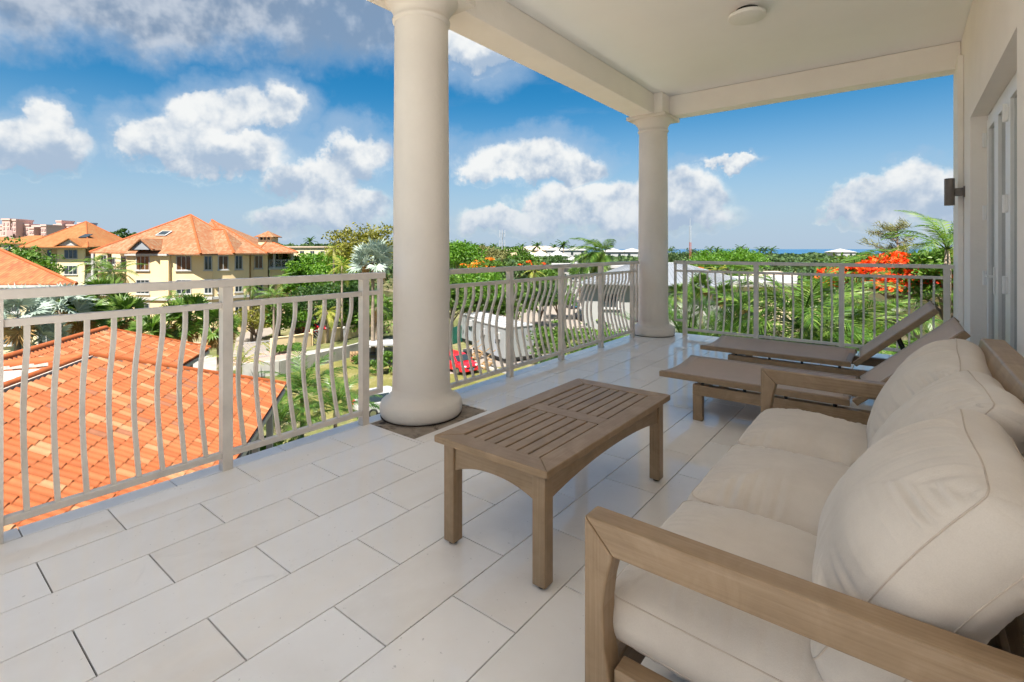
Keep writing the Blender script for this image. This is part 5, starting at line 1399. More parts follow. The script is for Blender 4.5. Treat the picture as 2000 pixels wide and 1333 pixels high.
small_roof('tan roofed house among trees left of the skyline villas', 1050, 240, zp(489, 240), 16, 8, 2.0, 'tanroof')

# masts
def mobile_mast():
    d = 130; t = thing('mobile_mast', 'slim grey mobile phone mast with antenna panels', 'mast', at(981, d), YAW); H = zp(449, d) - G
    MB().tube([(0, 0, 0), (0, 0, H)], [.26, .15], 10).build('pole', M['greypaint'], t)
    for z in (H - 1.0, H - 3.6):
        for k in range(3):
            a = k * 2.094 + .5; x, y = .75 * math.cos(a), .75 * math.sin(a)
            MB().box(x - .10, x + .10, y - .08, y + .08, z - .9, z + .9).build('antenna', M['greypaint'], t); MB().bar((0, 0, z), (x, y, z), .08, .08).build('arm', M['steel'], t)
mobile_mast()
def lattice_mast():
    d = 120; t = thing('lattice_mast', 'thin red and white lattice radio mast beside the far column', 'mast', at(1348, d), YAW); H = zp(427, d) - G
    w = .24; n = 16; c = [(w * math.cos(k * 2.094), w * math.sin(k * 2.094)) for k in range(3)]
    for s in range(4):
        b = MB(); z0, z1 = H * .9 * s / 4, H * .9 * (s + 1) / 4
        for (x, y) in c: b.bar((x, y, z0), (x, y, z1), .07, .07, (1, 0, 0))
        for i in range(n // 2):
            za, zb = z0 + (z1 - z0) * i / (n // 2), z0 + (z1 - z0) * (i + 1) / (n // 2)
            for k in range(3): b.bar((*c[k], za), (*c[(k + 1) % 3], zb), .04, .04)
        b.build('mast_section', M['rustred' if s % 2 == 0 else 'greypaint'], t)
    MB().tube([(0, 0, H * .9), (0, 0, H)], [.05, .03], 6).build('whip_aerial', M['farwhite'], t)
lattice_mast()

# ---------------------------------------------------------------- street furniture and yard
def wall_run(name, label, pts, h, mat, th=.22, cap=None, cat='wall'):
    c = pts[len(pts) // 2]; base = at(c[0], c[1]); t = thing(name, label, cat, base, YAW); r0, d0 = rp(*c), c[1]
    for (a, b_) in zip(pts[:-1], pts[1:]):
        A = Vector((rp(*a) - r0, a[1] - d0, 0)); B = Vector((rp(*b_) - r0, b_[1] - d0, 0))
        MB().bar(A + Vector((0, 0, h / 2)), B + Vector((0, 0, h / 2)), th, h).build('wall_panel', M[mat], t)
        if cap: MB().bar(A + Vector((0, 0, h + .041)), B + Vector((0, 0, h + .041)), th + .08, .08).build('coping', M[cap], t)
    return t
wall_run('low_wall', 'low weathered concrete wall along the lane above the lawn', [(470, 40.0), (545, 41.0), (620, 44.2), (681, 47.6), (716, 50.0)], 1.15, 'kerbwall', .25)
wall_run('garden_wall', 'yellow garden wall beside the white lattice gate', [(534, 50.2), (575, 51.6), (606, 53.2)], 1.35, 'yellow', .25, 'yellow')
wall_run('garden_wall', 'yellow garden wall right of the small lattice wicket', [(628, 54.6), (668, 57), (712, 60)], 1.35, 'yellow', .25, 'yellow')
def gate(label, p0, p1, h, name='lattice_gate'):
    t = thing(name, label, 'gate', at(*p0), YAW); r0, d0 = rp(*p0), p0[1]
    b_ = (rp(*p1) - r0, p1[1] - d0)
    lattice(t, (0, 0), b_, .08, h, step=.36, bw=.07, name='gate_panel')
    for (x, y) in ((0, 0), b_): MB().box(x - .13, x + .13, y - .13, y + .13, 0, h + .2).build('gate_post', M['yellow'], t)
gate('wide white lattice driveway gate', (469, 46.6), (531, 48.2), 1.5)
gate('small white lattice wicket in the yellow wall', (609, 53.4), (625, 54.3), 1.55)
def street_lamp(label, px, d, h):
    t = thing('bollard_lamp', label, 'lamp post', at(px, d))
    MB().tube([(0, 0, 0), (0, 0, h)], [.06, .045], 10).build('pole', M['greypaint'], t); MB().lathe([(.10, h), (.12, h + .02), (.12, h + .16), (.05, h + .2)], n=12).build('lamp_head', M['farwhite'], t)
street_lamp('thin grey post on the low lane wall', 672, 48.5, 2.6)
def shelter():
    S = Site(745, 44.5); t = thing('bin_shelter', 'white flat-topped bin shelter behind the tall column', 'shelter', S.loc(), YAW + R(12)); h = 1.9
    MB().box(-1.5, 1.9, -1.1, 1.1, h, h + .14).build('roof', M['farwhite'], t)
    for x in (-1.35, 0.2, 1.75):
        for y in (-.95, .95): MB().box(x - .05, x + .05, y - .05, y + .05, 0, h - .001).build('post', M['farwhite'], t)
    MB().box(-1.3, 1.7, .8, .9, .1, 1.4).build('back_panel', M['greypaint'], t)
    for x in (-.9, .7): MB().box(x - .4, x + .4, -.5, .4, .02, 1.1).build('bin', M['darkpaint'], t, bevel=.04)
shelter()
def pallets():
    t = thing('pallet_stack', 'stack of raw timber pallets at the lawn edge', 'pallets', at(697, 46.2), YAW + R(20))
    for i in range(4):
        z = .22 * i
        for y in (-.5, 0, .5): MB().box(-.6, .6, y - .05, y + .05, z + .002, z + .10).build('bearer', M['timber'], t)
        for k in range(5): MB().box(-.6 + k * .26, -.6 + k * .26 + .14, -.56, .56, z + .101, z + .125).build('board', M['timber'], t)
pallets()

def trailer(label, p, rz, L, Wd, H):
    t = thing('site_trailer', label, 'trailer', p, rz, 'site office trailers')
    z0 = .45
    MB().box(0, Wd, 0, L, z0, z0 + H).build('body', M['trailer'], t, bevel=.04)
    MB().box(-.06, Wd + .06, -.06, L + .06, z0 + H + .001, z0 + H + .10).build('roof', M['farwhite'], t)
    for k in range(7): MB().box(.15, Wd - .15, .3 + k * (L - .6) / 6 - .03, .3 + k * (L - .6) / 6 + .03, z0 + H + .101, z0 + H + .16).build('roof_rib', M['greypaint'], t)
    for k, y in enumerate((L * .16, L * .62)):
        dr = MB().box(-.03, -.002, y, y + .85, z0 + .05, z0 + 1.95).build('door', M['greypaint'], t); MB().box(-.045, -.031, y + .3, y + .55, z0 + 1.2, z0 + 1.7).build('pane', M['glass'], dr)
        MB().box(-.28, -.002, y - .3, y + .15, z0 + 1.65, z0 + 2.25).build('cooling_unit', M['farwhite'], t, bevel=.02)
    for y in (.4, L * .5, L - .4):
        for x in (.25, Wd - .25): MB().box(x - .12, x + .12, y - .15, y + .15, 0, z0 - .001).build('support', M['concrete'], t)
    MB().box(.05, Wd - .05, .05, L - .05, z0 - .22, z0 - .002).build('chassis', M['black'], t)
    return t
TR = YAW + R(32)
trailer('white site trailer standing left, doors and coolers on its side', at(957, 50.0), TR, 6.5, 2.6, 2.6)
trailer('bigger white site trailer standing right, blank side lit by sun', at(985, 44.8), TR, 6.2, 3.2, 2.75)
def steps(label, px, d):
    t = thing('timber_steps', label, 'steps', at(px, d), TR, 'timber steps by the trailers')
    for i in range(4): MB().box(-1.1 + i * .28, -1.1 + i * .28 + .27, -.55, .55, .17 * (i + 1) - .04, .17 * (i + 1)).build('tread', M['timber'], t)
    for s in (-.5, .5): MB().bar((-1.15, s, .05), (0, s, .72), .05, .18).build('stringer', M['timber'], t); MB().bar((-1.1, s, .9), (0, s, 1.6), .05, .06).build('handrail', M['timber'], t); MB().bar((-1.0, s, .1), (-1.0, s, .95), .06, .06).build('baluster_post', M['timber'], t)
steps('timber steps at the left trailer door', 941, 47.3); steps('timber steps at the right trailer door', 962, 43.6)
t_ = thing('sleeper', 'long timber sleeper edging the grass beside the red car', 'beam', at(945, 43.2), YAW + R(-42))
MB().box(-3.2, 3.2, -.12, .12, .002, .24).build('beam', M['kerbwall'], t_, bevel=.02)
def fence():
    S = Site(905, 56); t = thing('screen_fence', 'green cloth screen fence behind the red car', 'fence', S.loc(), YAW)
    pts = [S.p(862, 53), S.p(884, 54), S.p(908, 56), S.p(938, 58.5)]
    for a, b_ in zip(pts[:-1], pts[1:]):
        A, B = Vector((*a, 0)), Vector((*b_, 0)); MB().bar(A + Vector((0, 0, .95)), B + Vector((0, 0, .95)), .03, 1.8).build('fence_panel', M['greenmesh'], t)
    for p in pts: MB().tube([(p[0], p[1], 0), (p[0], p[1], 2.1)], .04, 8).build('post', M['steel'], t)
fence()
t_ = thing('wheelie_bin', 'black wheeled bin behind the red car', 'bin', at(913, 45.5), YAW)
MB().prism([(-.33, -.38), (.33, -.38), (.38, .40), (-.38, .40)], .08, 1.05).build('body', M['black'], t_, bevel=.03); MB().box(-.42, .42, -.45, .45, 1.055, 1.13).build('lid', M['black'], t_, bevel=.02)
for s in (-.3, .3): MB().tube([(s - .05, .38, .12), (s + .05, .38, .12)], .12, 12).build('wheel', M['tyre'], t_)
t_ = thing('gas_tank', 'white horizontal gas tank behind the right-hand railing bay', 'tank', at(1196, 66), YAW + R(6))
MB().tube([(-2.2, 0, 1.1), (-2.0, 0, 1.1), (2.0, 0, 1.1), (2.2, 0, 1.1)], [.35, .75, .75, .35], 20).build('vessel', M['farwhite'], t_, auto=40)
for x in (-1.3, 1.3): MB().box(x - .15, x + .15, -.55, .55, 0, .5).build('saddle', M['concrete'], t_)
t_ = thing('teal_container', 'teal upright plastic container near the far column', 'container', at(1229, 52), YAW)
MB().lathe([(.55, 0), (.6, .1), (.6, 2.1), (.5, 2.4), (.2, 2.5)], n=20).build('body', M['teal'], t_, auto=35); MB().lathe([(.18, 2.501), (.18, 2.6)], n=14).build('lid', M['darkpaint'], t_)

# ---------------------------------------------------------------- cars
def car(label, p, rz, mat, kind='hatch', name='parked_car', group=None):
    t = thing(name, label, 'car', p, rz, group)
    Lh, Wd = (2.0, .86) if kind == 'hatch' else (2.25, .90)
    low = [(-Lh, .28), (-Lh, .62), (-Lh + .05, .78), (-Lh + .12, .92), (Lh - 1.15, .96), (Lh - .35, .82), (Lh - .05, .70), (Lh, .50), (Lh, .28)]
    arches = []
    def loft(prof, ws, nm, m, k=1.0):
        b = MB(); n = len(prof); rings = []
        for (yy, sc_) in ws: rings.append([(x * (1 if abs(yy) < Wd * .9 else sc_), yy, z) for x, z in prof])
        vs = [q for r in rings for q in r]; fs = []
        for i in range(len(rings) - 1): fs += [(i * n + a, i * n + (a + 1) % n, (i + 1) * n + (a + 1) % n, (i + 1) * n + a) for a in range(n)]
        fs += [tuple(range(n))[::-1], tuple((len(rings) - 1) * n + a for a in range(n))]
        return b.add(vs, fs).build(nm, m, t, bevel=.05 * k, seg=3, auto=35)
    loft(low, [(-Wd, .97), (-Wd * .86, 1), (Wd * .86, 1), (Wd, .97)], 'body', M[mat])
    top = 1.48 if kind != 'suv' else 1.72; bk = -Lh + (.18 if kind != 'sedan' else .75)
    cab = [(bk, .93), (bk + .22, top - .10), (bk + .42, top), (.15, top), (.38, top - .06), (1.02, .95)]
    def cabp(s, zt=0): return [(x, s * (Wd - .06 - .20 * (z - .93) / (top - .93)), z) for x, z in cab]
    b = MB(); A = cabp(-1); B = cabp(1); n = len(cab)
    b.add(A + B, [tuple(range(n))[::-1], tuple(range(n, 2 * n))] + [(i, (i + 1) % n, (i + 1) % n + n, i + n) for i in range(n)])
    b.build('cabin', M[mat], t, bevel=.04, seg=2)
    def quad(pts, nm, m, off):
        P = [Vector(q) for q in pts]; nn = (P[1] - P[0]).cross(P[2] - P[0]).normalized() * off
        MB().add([q + nn for q in P] + [q + nn * .2 for q in P], [(0, 1, 2, 3), (7, 6, 5, 4)] + [(i, (i + 1) % 4, (i + 1) % 4 + 4, i + 4) for i in range(4)]).build(nm, M[m], t)
    wz = lambda z: Wd - .06 - .20 * (z - .93) / (top - .93)
    zb, zt_ = .99, top - .10
    quad([(.98, -wz(zb) + .10, zb), (.98, wz(zb) - .10, zb), (.42, wz(zt_) - .06, zt_), (.42, -wz(zt_) + .06, zt_)], 'windscreen', 'glass', .035)
    quad([(bk + .02, wz(zb) - .12, zb + .04), (bk + .02, -wz(zb) + .12, zb + .04), (bk + .20, -wz(zt_) + .1, zt_), (bk + .20, wz(zt_) - .1, zt_)], 'rear_window', 'glass', .03)
    for s in (-1, 1):
        for (xa, xb, xc, xd) in [(.78, -.12, -.12, .34), (-.20, bk + .22, bk + .42, -.20)]:
            q = [(xa, s * wz(zb), zb), (xb, s * wz(zb), zb), (xc, s * wz(zt_), zt_), (xd, s * wz(zt_), zt_)]
            quad(q if s > 0 else q[::-1], 'side_window', 'glass', .022)
        MB().box(Lh - .22, Lh - .02, s * (Wd - .20) - .17, s * (Wd - .20) + .17, .66, .78).build('headlight', M['lamp'], t, bevel=.03)
        MB().box(-Lh - .012, -Lh + .1, s * (Wd - .14) - .09, s * (Wd - .14) + .09, .62, .86).build('tail_light', M['redpaint'], t)
        MB().box(.62, .80, s * (Wd + .05) - .09, s * (Wd + .05) + .09, .96, 1.08).build('mirror', M[mat], t, bevel=.03)
        for x in (-Lh + .72, Lh - .78):
            ty = MB().tube([(x, s * (Wd - .20), .31), (x, s * (Wd + .012), .31)], .31, 20).build('tyre', M['tyre'], t, auto=40)
            MB().tube([(x, s * (Wd + .0125), .31), (x, s * (Wd + .025), .31)], .19, 14).build('rim', M['steel'], ty)
    MB().box(Lh - .02, Lh + .02, -.25, .25, .40, .52).build('number_plate', M['plate'], t); MB().box(Lh - .03, Lh + .012, -.5, .5, .56, .66).build('grille', M['black'], t)
    return t
def face_cam(px, d, off): return YAW + R(off)
car('red hatchback on the grass in front of the site trailers', at(893, 42.5), YAW + R(-48), 'redpaint')
car('white car just showing behind the tall column base', at(758, 31.8), YAW + R(35), 'whitepaint')
car('red car half hidden behind the yellow garden wall', at(608, 61), YAW + R(10), 'redpaint')
G1 = 'cars in the car park'
car('silver-grey car, left of the pair parked in the far yard', at(950, 94), YAW + R(-100), 'greypaint', 'sedan', group=G1)
car('silver-grey car, right of the pair parked in the far yard', at(966, 99), YAW + R(-60), 'greypaint', 'sedan', group=G1)
car('black car alone in the middle of the car park', at(1116, 88), YAW + R(-80), 'darkpaint', 'suv', group=G1)
car('white car in front of the white flat building', at(1152, 80), YAW + R(-70), 'whitepaint', 'sedan', group=G1)
car('dark blue car in front of the white car', at(1143, 72), YAW + R(-75), 'darkpaint', 'sedan', group=G1)
car('silver car nearest the white flat building wall', at(1103, 108), YAW + R(-75), 'greypaint', 'suv', group=G1)
car('pale blue car in the court by the garage', at(1500, 44), YAW + R(5), 'bluepaint', 'sedan')

# ---------------------------------------------------------------- planting
def T(*a, **k): return tree(*a, **k)
def top_h(py, d): return zp(py, d) - G
# left
T('round green tree at the far left between hip roof and hotel', 22, 72, top_h(476, 72), 5.0, 'green', leaf=.5)
T('dark small tree at the left foot of the porch house', 42, 86, top_h(500, 86), 3.5, 'green', leaf=.5, clumps=40)
T('dark feathery tree standing up between two orange roofs', 232, 150, top_h(444, 150), 3.0, 'dark', clumps=26, leaf=.7, per=30)
T('dark tree crown behind the valley of the two orange roofs', 252, 140, top_h(453, 140), 5.0, 'dark', leaf=.7)
def fanp(label, px, py, d, mat, n, sc_, dead=0, seed=None, lean=(0, 0), grp=None): return palm(label, px, d, top_h(py, d), 'fan', mat, n, sc_, lean=lean, dead=dead, seed=seed, el=(-30, 80), r=.16, name='fan_palm', group=grp, nv=5)
fanp('silver fan palm at the left picture edge', 34, 618, 30, 'silver', 16, 1.05, 3)
fanp('silver fan palm right of the left-edge one', 118, 600, 33, 'silver', 17, 1.05, 2)
fanp('low silver fan palm under the left-edge ones', 80, 668, 31, 'silver', 14, .95, 5)
for (lab, px, py, d, s) in [('green fan palm with brown skirt, left of its clump', 160, 606, 35, 1.0), ('tallest green fan palm of the left clump', 200, 590, 37, 1.05), ('green fan palm at the right end of the left clump', 243, 618, 36, .95),
                            ('green fan palm with brown skirt before the yellow house', 330, 636, 37, 1.0), ('taller green fan palm before the yellow house', 372, 618, 38, 1.05), ('green fan palm nearest the railing post', 428, 640, 36, 1.0), ('low green fan palm above the tiled roof corner', 296, 652, 35, .9)]:
    fanp(lab, px, py, d, 'palm', 17, s, 9)
palm('slender green palm against the porch house', 188, 52, top_h(514, 52), 'coconut', 'palm', 13, .75)
palm('green palm with arching leaves left of the yellow house', 222, 48, top_h(532, 48), 'coconut', 'palm', 15, .85)
palm('green palm with arching leaves under the yellow house windows', 348, 50, top_h(586, 50), 'coconut', 'palm', 14, .8)
palm('slim little palm against the yellow facade', 492, 56, top_h(562, 56), 'small', 'palm', 13, .9)
palm('low palm at the right foot of the yellow house', 545, 58, top_h(548, 58), 'coconut', 'palm', 12, .65)
palm('dark upright palm below the cupola wing', 535, 54, top_h(580, 54), 'coconut', 'palm', 12, .7, el=(0, 85))
# centre left
T('big olive-green tree touching the tall column', 712, 74, top_h(441, 74), 6.2, 'olive', rz=4.6, clumps=120, per=60, leaf=.42)
T('bright green tree right of the cupola wing', 604, 72, top_h(492, 72), 4.6, 'bright', rz=3.4, clumps=90, per=50, leaf=.40)
T('bright green tree in front of the olive one', 648, 68, top_h(500, 68), 3.8, 'bright', rz=3.2, clumps=80, per=50, leaf=.38)
T('full green tree filling the gap left of the silver palm', 676, 64, top_h(528, 64), 3.4, 'green', rz=3.2, clumps=90, per=50, leaf=.34)
T('bright green tree beside the cupola wing porch', 585, 66, top_h(512, 66), 2.8, 'bright', rz=3.0, clumps=80, per=50, leaf=.34)
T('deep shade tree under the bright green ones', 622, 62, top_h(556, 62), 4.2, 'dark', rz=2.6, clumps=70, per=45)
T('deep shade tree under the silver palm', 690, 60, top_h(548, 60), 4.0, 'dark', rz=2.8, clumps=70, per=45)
fanp('big silver fan palm left of the tall column', 728, 512, 45, 'silver', 20, 1.25, 2)
palm('yellow-green palm below the olive tree', 668, 56, top_h(520, 56), 'coconut', 'palmyellow', 13, .75)
palm('yellow-green palm higher up beside the olive tree', 652, 62, top_h(487, 62), 'coconut', 'palmyellow', 11, .6)
T('green tree behind the driveway gate', 500, 56, top_h(596, 56), 2.3, 'olive', rz=2.0, clumps=60, per=45, leaf=.28)
T('green tree right of the driveway gate behind the wall', 545, 57, top_h(588, 57), 2.3, 'green', rz=2.2, clumps=60, per=50, leaf=.28)
T('bushy green tree behind the yellow wall middle', 582, 58, top_h(600, 58), 1.9, 'bright', rz=1.9, clumps=50, per=45, leaf=.26)
palm('drooping yellow-green palm behind the small wicket', 640, 55, top_h(608, 55), 'coconut', 'palmyellow', 14, .75, el=(-50, 55))
T('green tree right of the drooping palm', 690, 60, top_h(585, 60), 2.4, 'bright', rz=2.6, clumps=60, per=50, leaf=.3)
T('dark green tree beside the tall column above the shelter', 742, 56, top_h(570, 56), 2.6, 'green', rz=3.0, clumps=60, per=45, leaf=.3)
palm('brown-skirted palm left of the tall column', 735, 50, top_h(600, 50), 'coconut', 'palm', 12, .7, dead=5)
for i, (lab, px, d, h, rx) in enumerate([('low hedge bush at the left end of the yellow wall', 545, 49.6, .8, .9), ('low hedge bush along the yellow wall', 570, 50.9, .7, 1.0), ('shrub below the bin shelter', 738, 41.5, 1.4, 1.0), ('shrub right of the bin shelter', 768, 42, 1.6, 1.3), ('shrub beside the pallet stack', 706, 45.3, .8, .8)]):
    bush(lab, px, d, h, rx, 'green', leaf=.2)
palm('areca palm rising beside the tiled roof corner', 590, 24, top_h(770, 24), 'areca', 'palmdark', 24, 1.1, el=(0, 86), r=.09)
palm('areca palm right of the tiled roof, close below the railing', 655, 22.5, top_h(800, 22.5), 'areca', 'palmdark', 22, .95, el=(0, 84), r=.09)
palm('low areca palm under the tiled eave', 545, 21, top_h(830, 21), 'areca', 'palmdark', 20, .9, el=(0, 82), r=.09)
palm('thin areca palm above the driveway paving', 470, 30, top_h(715, 30), 'areca', 'palmyellow', 11, .75, el=(5, 80), r=.08)
bush('leafy shrub mass below the tiled eave', 520, 20, 2.6, 1.7, 'green', clumps=40)
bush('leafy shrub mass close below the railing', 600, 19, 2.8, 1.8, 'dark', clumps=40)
# centre
T('broad bright green tree right of the tall column', 893, 86, top_h(474, 86), 5.6, 'bright', rz=3.6, clumps=110, per=55, leaf=.45)
T('brownish scrub tree left of the mobile mast', 958, 104, top_h(481, 104), 5.0, 'feathery', rz=4, clumps=60, per=45, leaf=.5)
T('green tree right of the mobile mast', 1012, 104, top_h(484, 104), 4.4, 'green', rz=3.6, clumps=70, per=45, leaf=.5)
T('orange flowering flame tree below the mobile mast', 944, 80, top_h(507, 80), 3.4, 'green', rz=2.0, clumps=60, per=45, leaf=.36, blossom=('orange', 40, 40))
T('small red-flowering flame tree right of the mast', 1040, 96, top_h(507, 96), 2.6, 'green', rz=1.6, clumps=40, per=40, leaf=.36, blossom=('red', 18, 30))
T('bright hedge-like tree below the orange flowers', 925, 62, top_h(524, 62), 4.6, 'bright', rz=2.6, clumps=90, per=50, leaf=.34)
T('dark green tree beside the tall column behind the red car', 884, 56, top_h(545, 56), 2.4, 'green', rz=2.8, clumps=70, per=50, leaf=.3)
T('green tree between column and grey cars', 918, 60, top_h(555, 60), 2.1, 'green', rz=2.6, clumps=60, per=50, leaf=.3)
T('deep green tree behind the trailers', 1008, 62, top_h(552, 62), 3.0, 'green', rz=3.2, clumps=80, per=50, leaf=.32)
T('green tree with bare stems behind the right trailer', 1052, 66, top_h(548, 66), 2.8, 'dark', rz=2.8, clumps=60, per=50, leaf=.32)
T('spreading green tree at the near edge of the car park', 1092, 74, top_h(548, 74), 2.6, 'green', rz=2.8, clumps=70, per=50, leaf=.32)
T('green tree between the long white building and the car park', 1075, 92, top_h(522, 92), 3.6, 'green', rz=2.8, clumps=80, per=45, leaf=.38)
T('broad tree in front of the low villas', 1030, 118, top_h(503, 118), 4.2, 'green', rz=2.6, clumps=80, per=45, leaf=.45)
T('dark tree standing before the skyline villas', 1090, 128, top_h(499, 128), 3.6, 'dark', rz=2.4, clumps=60, per=45, leaf=.45)
T('green tree beside the gas tank', 1200, 70, top_h(548, 70), 2.4, 'green', rz=2.6, clumps=60, per=50, leaf=.32)
T('green tree in the yard behind the left trailer', 968, 70, top_h(562, 70), 2.2, 'green', rz=2.4, clumps=60, per=50, leaf=.32)
palm('small yellow-green palm behind the middle railing bay', 1042, 64, top_h(530, 64), 'coconut', 'palmyellow', 11, .6)
T('round bush tree in front of the long white building', 1132, 96, top_h(519, 96), 2.2, 'green', rz=1.6, clumps=40, per=40, leaf=.32)
palm('tall coconut palm blown by the wind left of the far column', 1168, 58, top_h(496, 58), 'coconut', 'palm', 28, 1.5, lean=(.8, .3), wind=R(185), el=(-35, 62), seed=4)
T('green tree behind the far column base', 1218, 56, top_h(556, 56), 2.2, 'bright', rz=2.6, clumps=60, per=45, leaf=.3)
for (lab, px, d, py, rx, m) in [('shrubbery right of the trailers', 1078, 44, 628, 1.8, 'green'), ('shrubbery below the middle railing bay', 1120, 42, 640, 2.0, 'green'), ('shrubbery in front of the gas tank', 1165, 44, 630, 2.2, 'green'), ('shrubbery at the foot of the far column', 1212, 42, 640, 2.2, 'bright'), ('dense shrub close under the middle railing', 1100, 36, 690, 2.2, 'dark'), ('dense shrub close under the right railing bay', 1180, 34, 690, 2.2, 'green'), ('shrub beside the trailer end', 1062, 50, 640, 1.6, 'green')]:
    bush(lab, px, d, top_h(py, d), rx, m, clumps=44, per=44, leaf=.24)
# right
T('broad bright umbrella tree beyond the right railing', 1428, 112, top_h(488, 112), 8.6, 'bright', rz=3.0, clumps=150, per=50, leaf=.5, flat=.7)
T('green tree left of the umbrella tree', 1338, 130, top_h(488, 130), 7.0, 'farpine', rz=4.5, clumps=90, per=45, leaf=.6)
T('orange flame tree behind the metal roof', 1356, 96, top_h(514, 96), 2.6, 'green', rz=1.6, clumps=40, per=40, leaf=.36, blossom=('orange', 30, 36))
palm('yellow-green palm behind the metal roof', 1405, 84, top_h(530, 84), 'coconut', 'palmyellow', 13, .85)
T('green shrub tree behind the garage roof', 1455, 80, top_h(528, 80), 3.2, 'green', rz=2.6, clumps=60, per=45, leaf=.36)
for (lab, px, py, d) in [('small fan palm left in the row before the metal-roofed house', 1330, 578, 34), ('tallest small fan palm before the metal-roofed house', 1369, 560, 35), ('small fan palm in the middle of the row', 1416, 577, 36), ('small fan palm nearest the garage', 1455, 596, 34)]:
    fanp(lab, px, py, d, 'palm', 18, .55, 8)
palm('curly small palm beside the far column', 1300, 30, top_h(590, 30), 'small', 'palm', 11, .9)
for (lab, px, py, d, n) in [('spiky palm crown right under the far railing corner', 1345, 700, 11.6, 17), ('larger spiky palm crown behind the far railing', 1412, 705, 11.0, 20), ('spiky palm crown behind the second railing post', 1470, 715, 11.8, 13)]:
    palm(lab, px, d, top_h(py, d), 'date', 'palmdark', n + 8, .92, el=(8, 84), r=.14)
for (lab, px, py, d, n) in [('tall areca palm behind the middle of the far railing', 1566, 640, 11.2, 20), ('areca palm left of the tall one', 1548, 725, 10.6, 13), ('areca palm right of the tall one', 1610, 680, 11.4, 17), ('low areca palm behind the loungers', 1650, 715, 10.8, 13)]:
    palm(lab, px, d, top_h(py, d), 'areca', 'palm', n, .98, el=(-5, 84), r=.10)
T('flame tree covered in red and orange blossom at the right', 1762, 21, top_h(504, 21), 3.2, 'green', rz=1.0, clumps=110, per=60, leaf=.20, blossom=('red', 260, 48), seed=21, cr=.8)
T('small orange-topped flame tree behind the red one', 1715, 27, top_h(503, 27), 1.7, 'olive', rz=1.2, clumps=50, per=50, leaf=.2, blossom=('orange', 30, 60))
for (lab, px, d, py, rx, m) in [('bright shrub under the red flame tree', 1690, 14, 610, 1.5, 'bright'), ('bright shrub at the right end of the far railing', 1800, 14.5, 600, 1.7, 'bright'), ('olive shrub behind the lounger backrests', 1750, 12.5, 660, 1.6, 'olive')]:
    bush(lab, px, d, top_h(py, d), rx, m, clumps=80, per=50, leaf=.17)
palm('pinnate palm in front of the red flame tree', 1790, 16, top_h(590, 16), 'areca', 'palm', 10, .75, el=(-15, 40), r=.09)
palm('upright palm against the right-hand wall edge', 1850, 15, top_h(488, 15), 'areca', 'palm', 16, .78, el=(10, 86), r=.1)
T('leafy tree at the right wall edge under the upright palm', 1862, 18, top_h(478, 18), 1.2, 'green', rz=1.6, clumps=50, per=50, leaf=.2)
def casuarina(label, px, d, h, rx):
    t = thing('casuarina', label, 'tree', at(px, d), YAW); g = random.Random(5); tr = MB()
    tr.tube([(0, 0, 0), (.2, 0, h * .5), (0, 0, h * .97)], [.22, .15, .03], 8); P = []; A = []; Ls = []
    for i in range(46):
        z = h * g.uniform(.45, .97); az = g.uniform(0, 2 * PI); l = rx * (1.15 - (z / h) ** 3 * .8) * g.uniform(.6, 1.1)
        wx = -.35; tip = Vector((l * math.cos(az) + wx * l, l * math.sin(az), z + l * g.uniform(.15, .6)))
        tr.tube([(0, 0, z), Vector((0, 0, z)).lerp(tip, .55) + Vector((0, 0, -.1)), tip], [.05, .03, .01], 5)
        for k in range(70):
            f = g.uniform(.35, 1.03); q = Vector((0, 0, z)).lerp(tip, f) + Vector((g.gauss(0, .16), g.gauss(0, .16), g.gauss(0, .12))); a = Vector((-.7 + g.gauss(0, .5), g.gauss(0, .5), .45 + g.gauss(0, .5))).normalized()
            P.append(q); A.append(a); Ls.append(g.uniform(.35, .75))
    Ls = np.array(Ls); V, F = leaf_cloud(np.array(P), np.array(A), Ls, Ls * .07)
    inst('needles', np_mesh('needles', V, F, LF['feathery']), t); tr.build('trunk', M['trunk'], t, smooth=True)
casuarina('wispy olive casuarina tree above the red flame tree', 1752, 36, top_h(432, 36), 2.3)

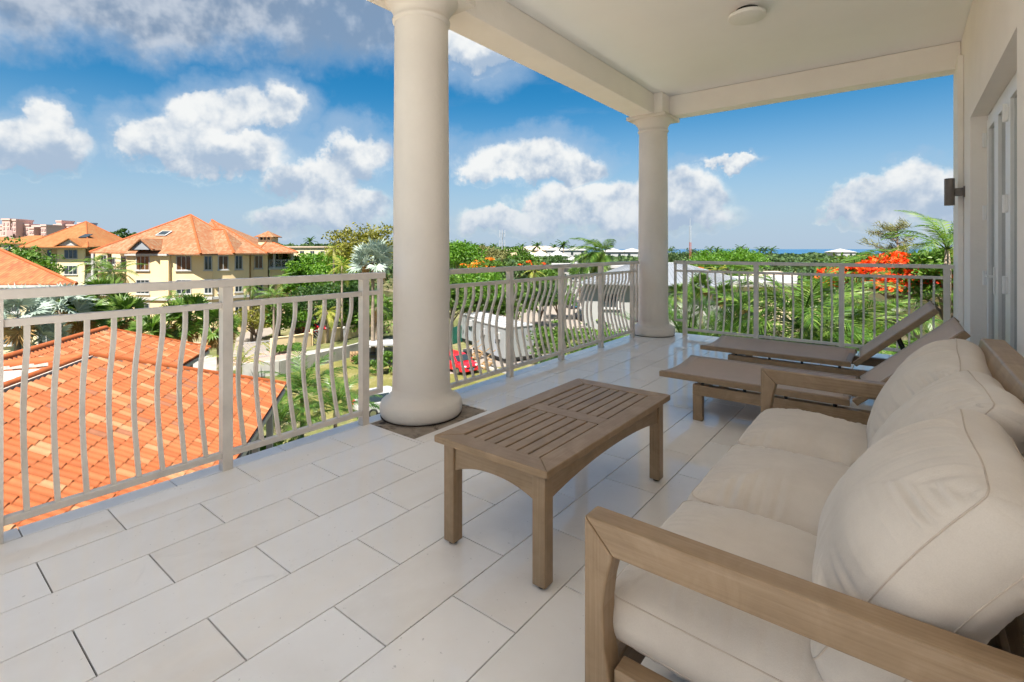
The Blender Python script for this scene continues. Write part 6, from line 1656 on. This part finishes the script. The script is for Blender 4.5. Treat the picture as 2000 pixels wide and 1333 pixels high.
# far wood on the coast and skyline palms
def far_wood():
    g = np.random.default_rng(3); P = []; S_ = []
    def belt(px0, px1, d0, d1, py_fn, n, leaf):
        px = g.uniform(px0, px1, n); d = g.uniform(d0, d1, n)
        top = np.array([zp(py_fn(a), b) for a, b in zip(px, d)]); z = top - np.abs(g.normal(0, 1, n)) * (top - G) * .35
        z = np.maximum(z, G + .5); r = (px - 1000) / FPX * d
        P.append(np.stack([cy * r - sy * d, sy * r + cy * d, z], 1)); S_.append(np.full(n, leaf) * g.uniform(.6, 1.3, n))
    nz = lambda a, s=.03, k=3: k * noise.noise(Vector((a * s, 3.3, 1.7))) + 1.5 * noise.noise(Vector((a * s * 5, 1.1, 0)))
    belt(500, 880, 190, 240, lambda a: 478 + nz(a, .05, 7), 7000, 1.1)
    belt(-100, 220, 180, 260, lambda a: 473 + nz(a, .05, 4), 7000, 1.2)
    belt(220, 520, 200, 260, lambda a: 476 + nz(a, .05, 4), 4000, 1.2)
    belt(860, 1010, 260, 320, lambda a: 484 + nz(a, .06, 3), 5000, 1.3)
    belt(1000, 1260, 250, 330, lambda a: 497 + nz(a, .06, 2), 5000, 1.3)
    belt(1260, 1960, 240, 330, lambda a: 496.5 + nz(a, .05, 3), 13000, 1.3)
    belt(860, 1260, 150, 220, lambda a: 502 + nz(a, .06, 4), 9000, .9)
    belt(1270, 1960, 130, 210, lambda a: 502 + nz(a, .04, 5), 12000, .9)
    belt(500, 880, 100, 170, lambda a: 500 + nz(a, .04, 8), 7000, .8)
    belt(-100, 300, 110, 160, lambda a: 492 + nz(a, .04, 5), 6000, .8)
    belt(865, 1075, 95, 140, lambda a: 508 + nz(a, .05, 5), 5000, .6)
    belt(1130, 1260, 112, 150, lambda a: 505 + nz(a, .05, 4), 2500, .6)
    belt(1560, 1960, 50, 90, lambda a: 512 + nz(a, .04, 9), 7000, .5)
    P = np.concatenate(P); S_ = np.concatenate(S_); n = len(P); ax = unit(g.normal(size=(n, 3)))
    V, F = leaf_cloud(P, ax, S_ * 1.5, S_ * 1.1)
    o = bpy.data.objects.new('far_wood', np_mesh('far_wood', V, F, LF['farpine'])); link(o); tag(o, 'dark green belt of coastal trees along the skyline', 'trees', kind='stuff')
far_wood()
def sky_palm(label, px, d, py, s=1.0):
    g = random.Random(int(px)); t = thing('coast_palm', label, 'palm', at(px, d), YAW, 'palms on the coastal skyline'); h = top_h(py, d)
    MB().tube([(0, 0, 0), (.4, 0, h * .6), (.2, 0, h)], [.25, .18, .12], 6).build('trunk', M['palmtrunk'], t)
    V = []; F = []
    for i in range(15):
        az = i * 2.4 + g.uniform(-.3, .3); e = R(70 - 110 * i / 15); L = 3.2 * s * g.uniform(.8, 1.1); pts = []
        dx, dy = math.cos(az), math.sin(az)
        for k in range(5):
            f = k / 4; x = L * f * math.cos(e * (1 - f * .3)); pts.append(Vector((x * dx, x * dy, L * (math.sin(e) * f - .35 * f * f))))
        for k in range(4):
            w0, w1 = .42 * s * math.sin(PI * (k + .35) / 5), .42 * s * math.sin(PI * (k + 1.35) / 5) * (k < 3); sd = Vector((-dy, dx, 0)); b = len(V)
            drop = Vector((0, 0, -.30 * s))
            V += [pts[k], pts[k] + sd * w0 + drop * .6, pts[k + 1] + sd * w1 + drop * .6, pts[k + 1], pts[k + 1] - sd * w1 + drop * .6, pts[k] - sd * w0 + drop * .6]
            F += [(b, b + 1, b + 2, b + 3), (b, b + 3, b + 4, b + 5)]
    me = bpy.data.meshes.new('crown'); me.from_pydata([tuple(v + Vector((.2, 0, h))) for v in V], [], F); me.update(); me.materials.append(LF['dark']); inst('crown', me, t)
SP = [(886, 250, 479, 'first'), (899, 250, 480, 'second'), (912, 240, 479, 'third'), (925, 245, 480, 'fourth'), (940, 260, 481, 'fifth')]
for px, d, py, nth in SP: sky_palm('%s skyline palm counting right from the tall column' % nth, px, d, py)
for px, d, py, lab in [(964, 240, 482, 'skyline palm just left of the mobile mast'), (1018, 230, 482, 'skyline palm left of the largest one near the villas'), (1048, 190, 480, 'largest skyline palm left of the joined villas'), (1082, 210, 483, 'small skyline palm beside the joined villas'), (1099, 170, 478, 'tall thin skyline palm behind the joined villas'), (1116, 220, 485, 'low skyline palm right of the joined villas'),
                       (1386, 230, 487.5, 'skyline palm left of the umbrella tree on the sea horizon'), (1400, 240, 488, 'skyline palm just above the umbrella tree left side'), (1446, 200, 486, 'skyline palm above the umbrella tree top'), (1484, 230, 488.5, 'skyline palm right of the umbrella tree, first of three'), (1494, 230, 488.5, 'skyline palm right of the umbrella tree, second of three'), (1506, 220, 488.5, 'skyline palm right of the umbrella tree, third of three'), (604, 200, 471, 'lone small palm on the skyline right of the cupola')]:
    sky_palm(lab, px, d, py)
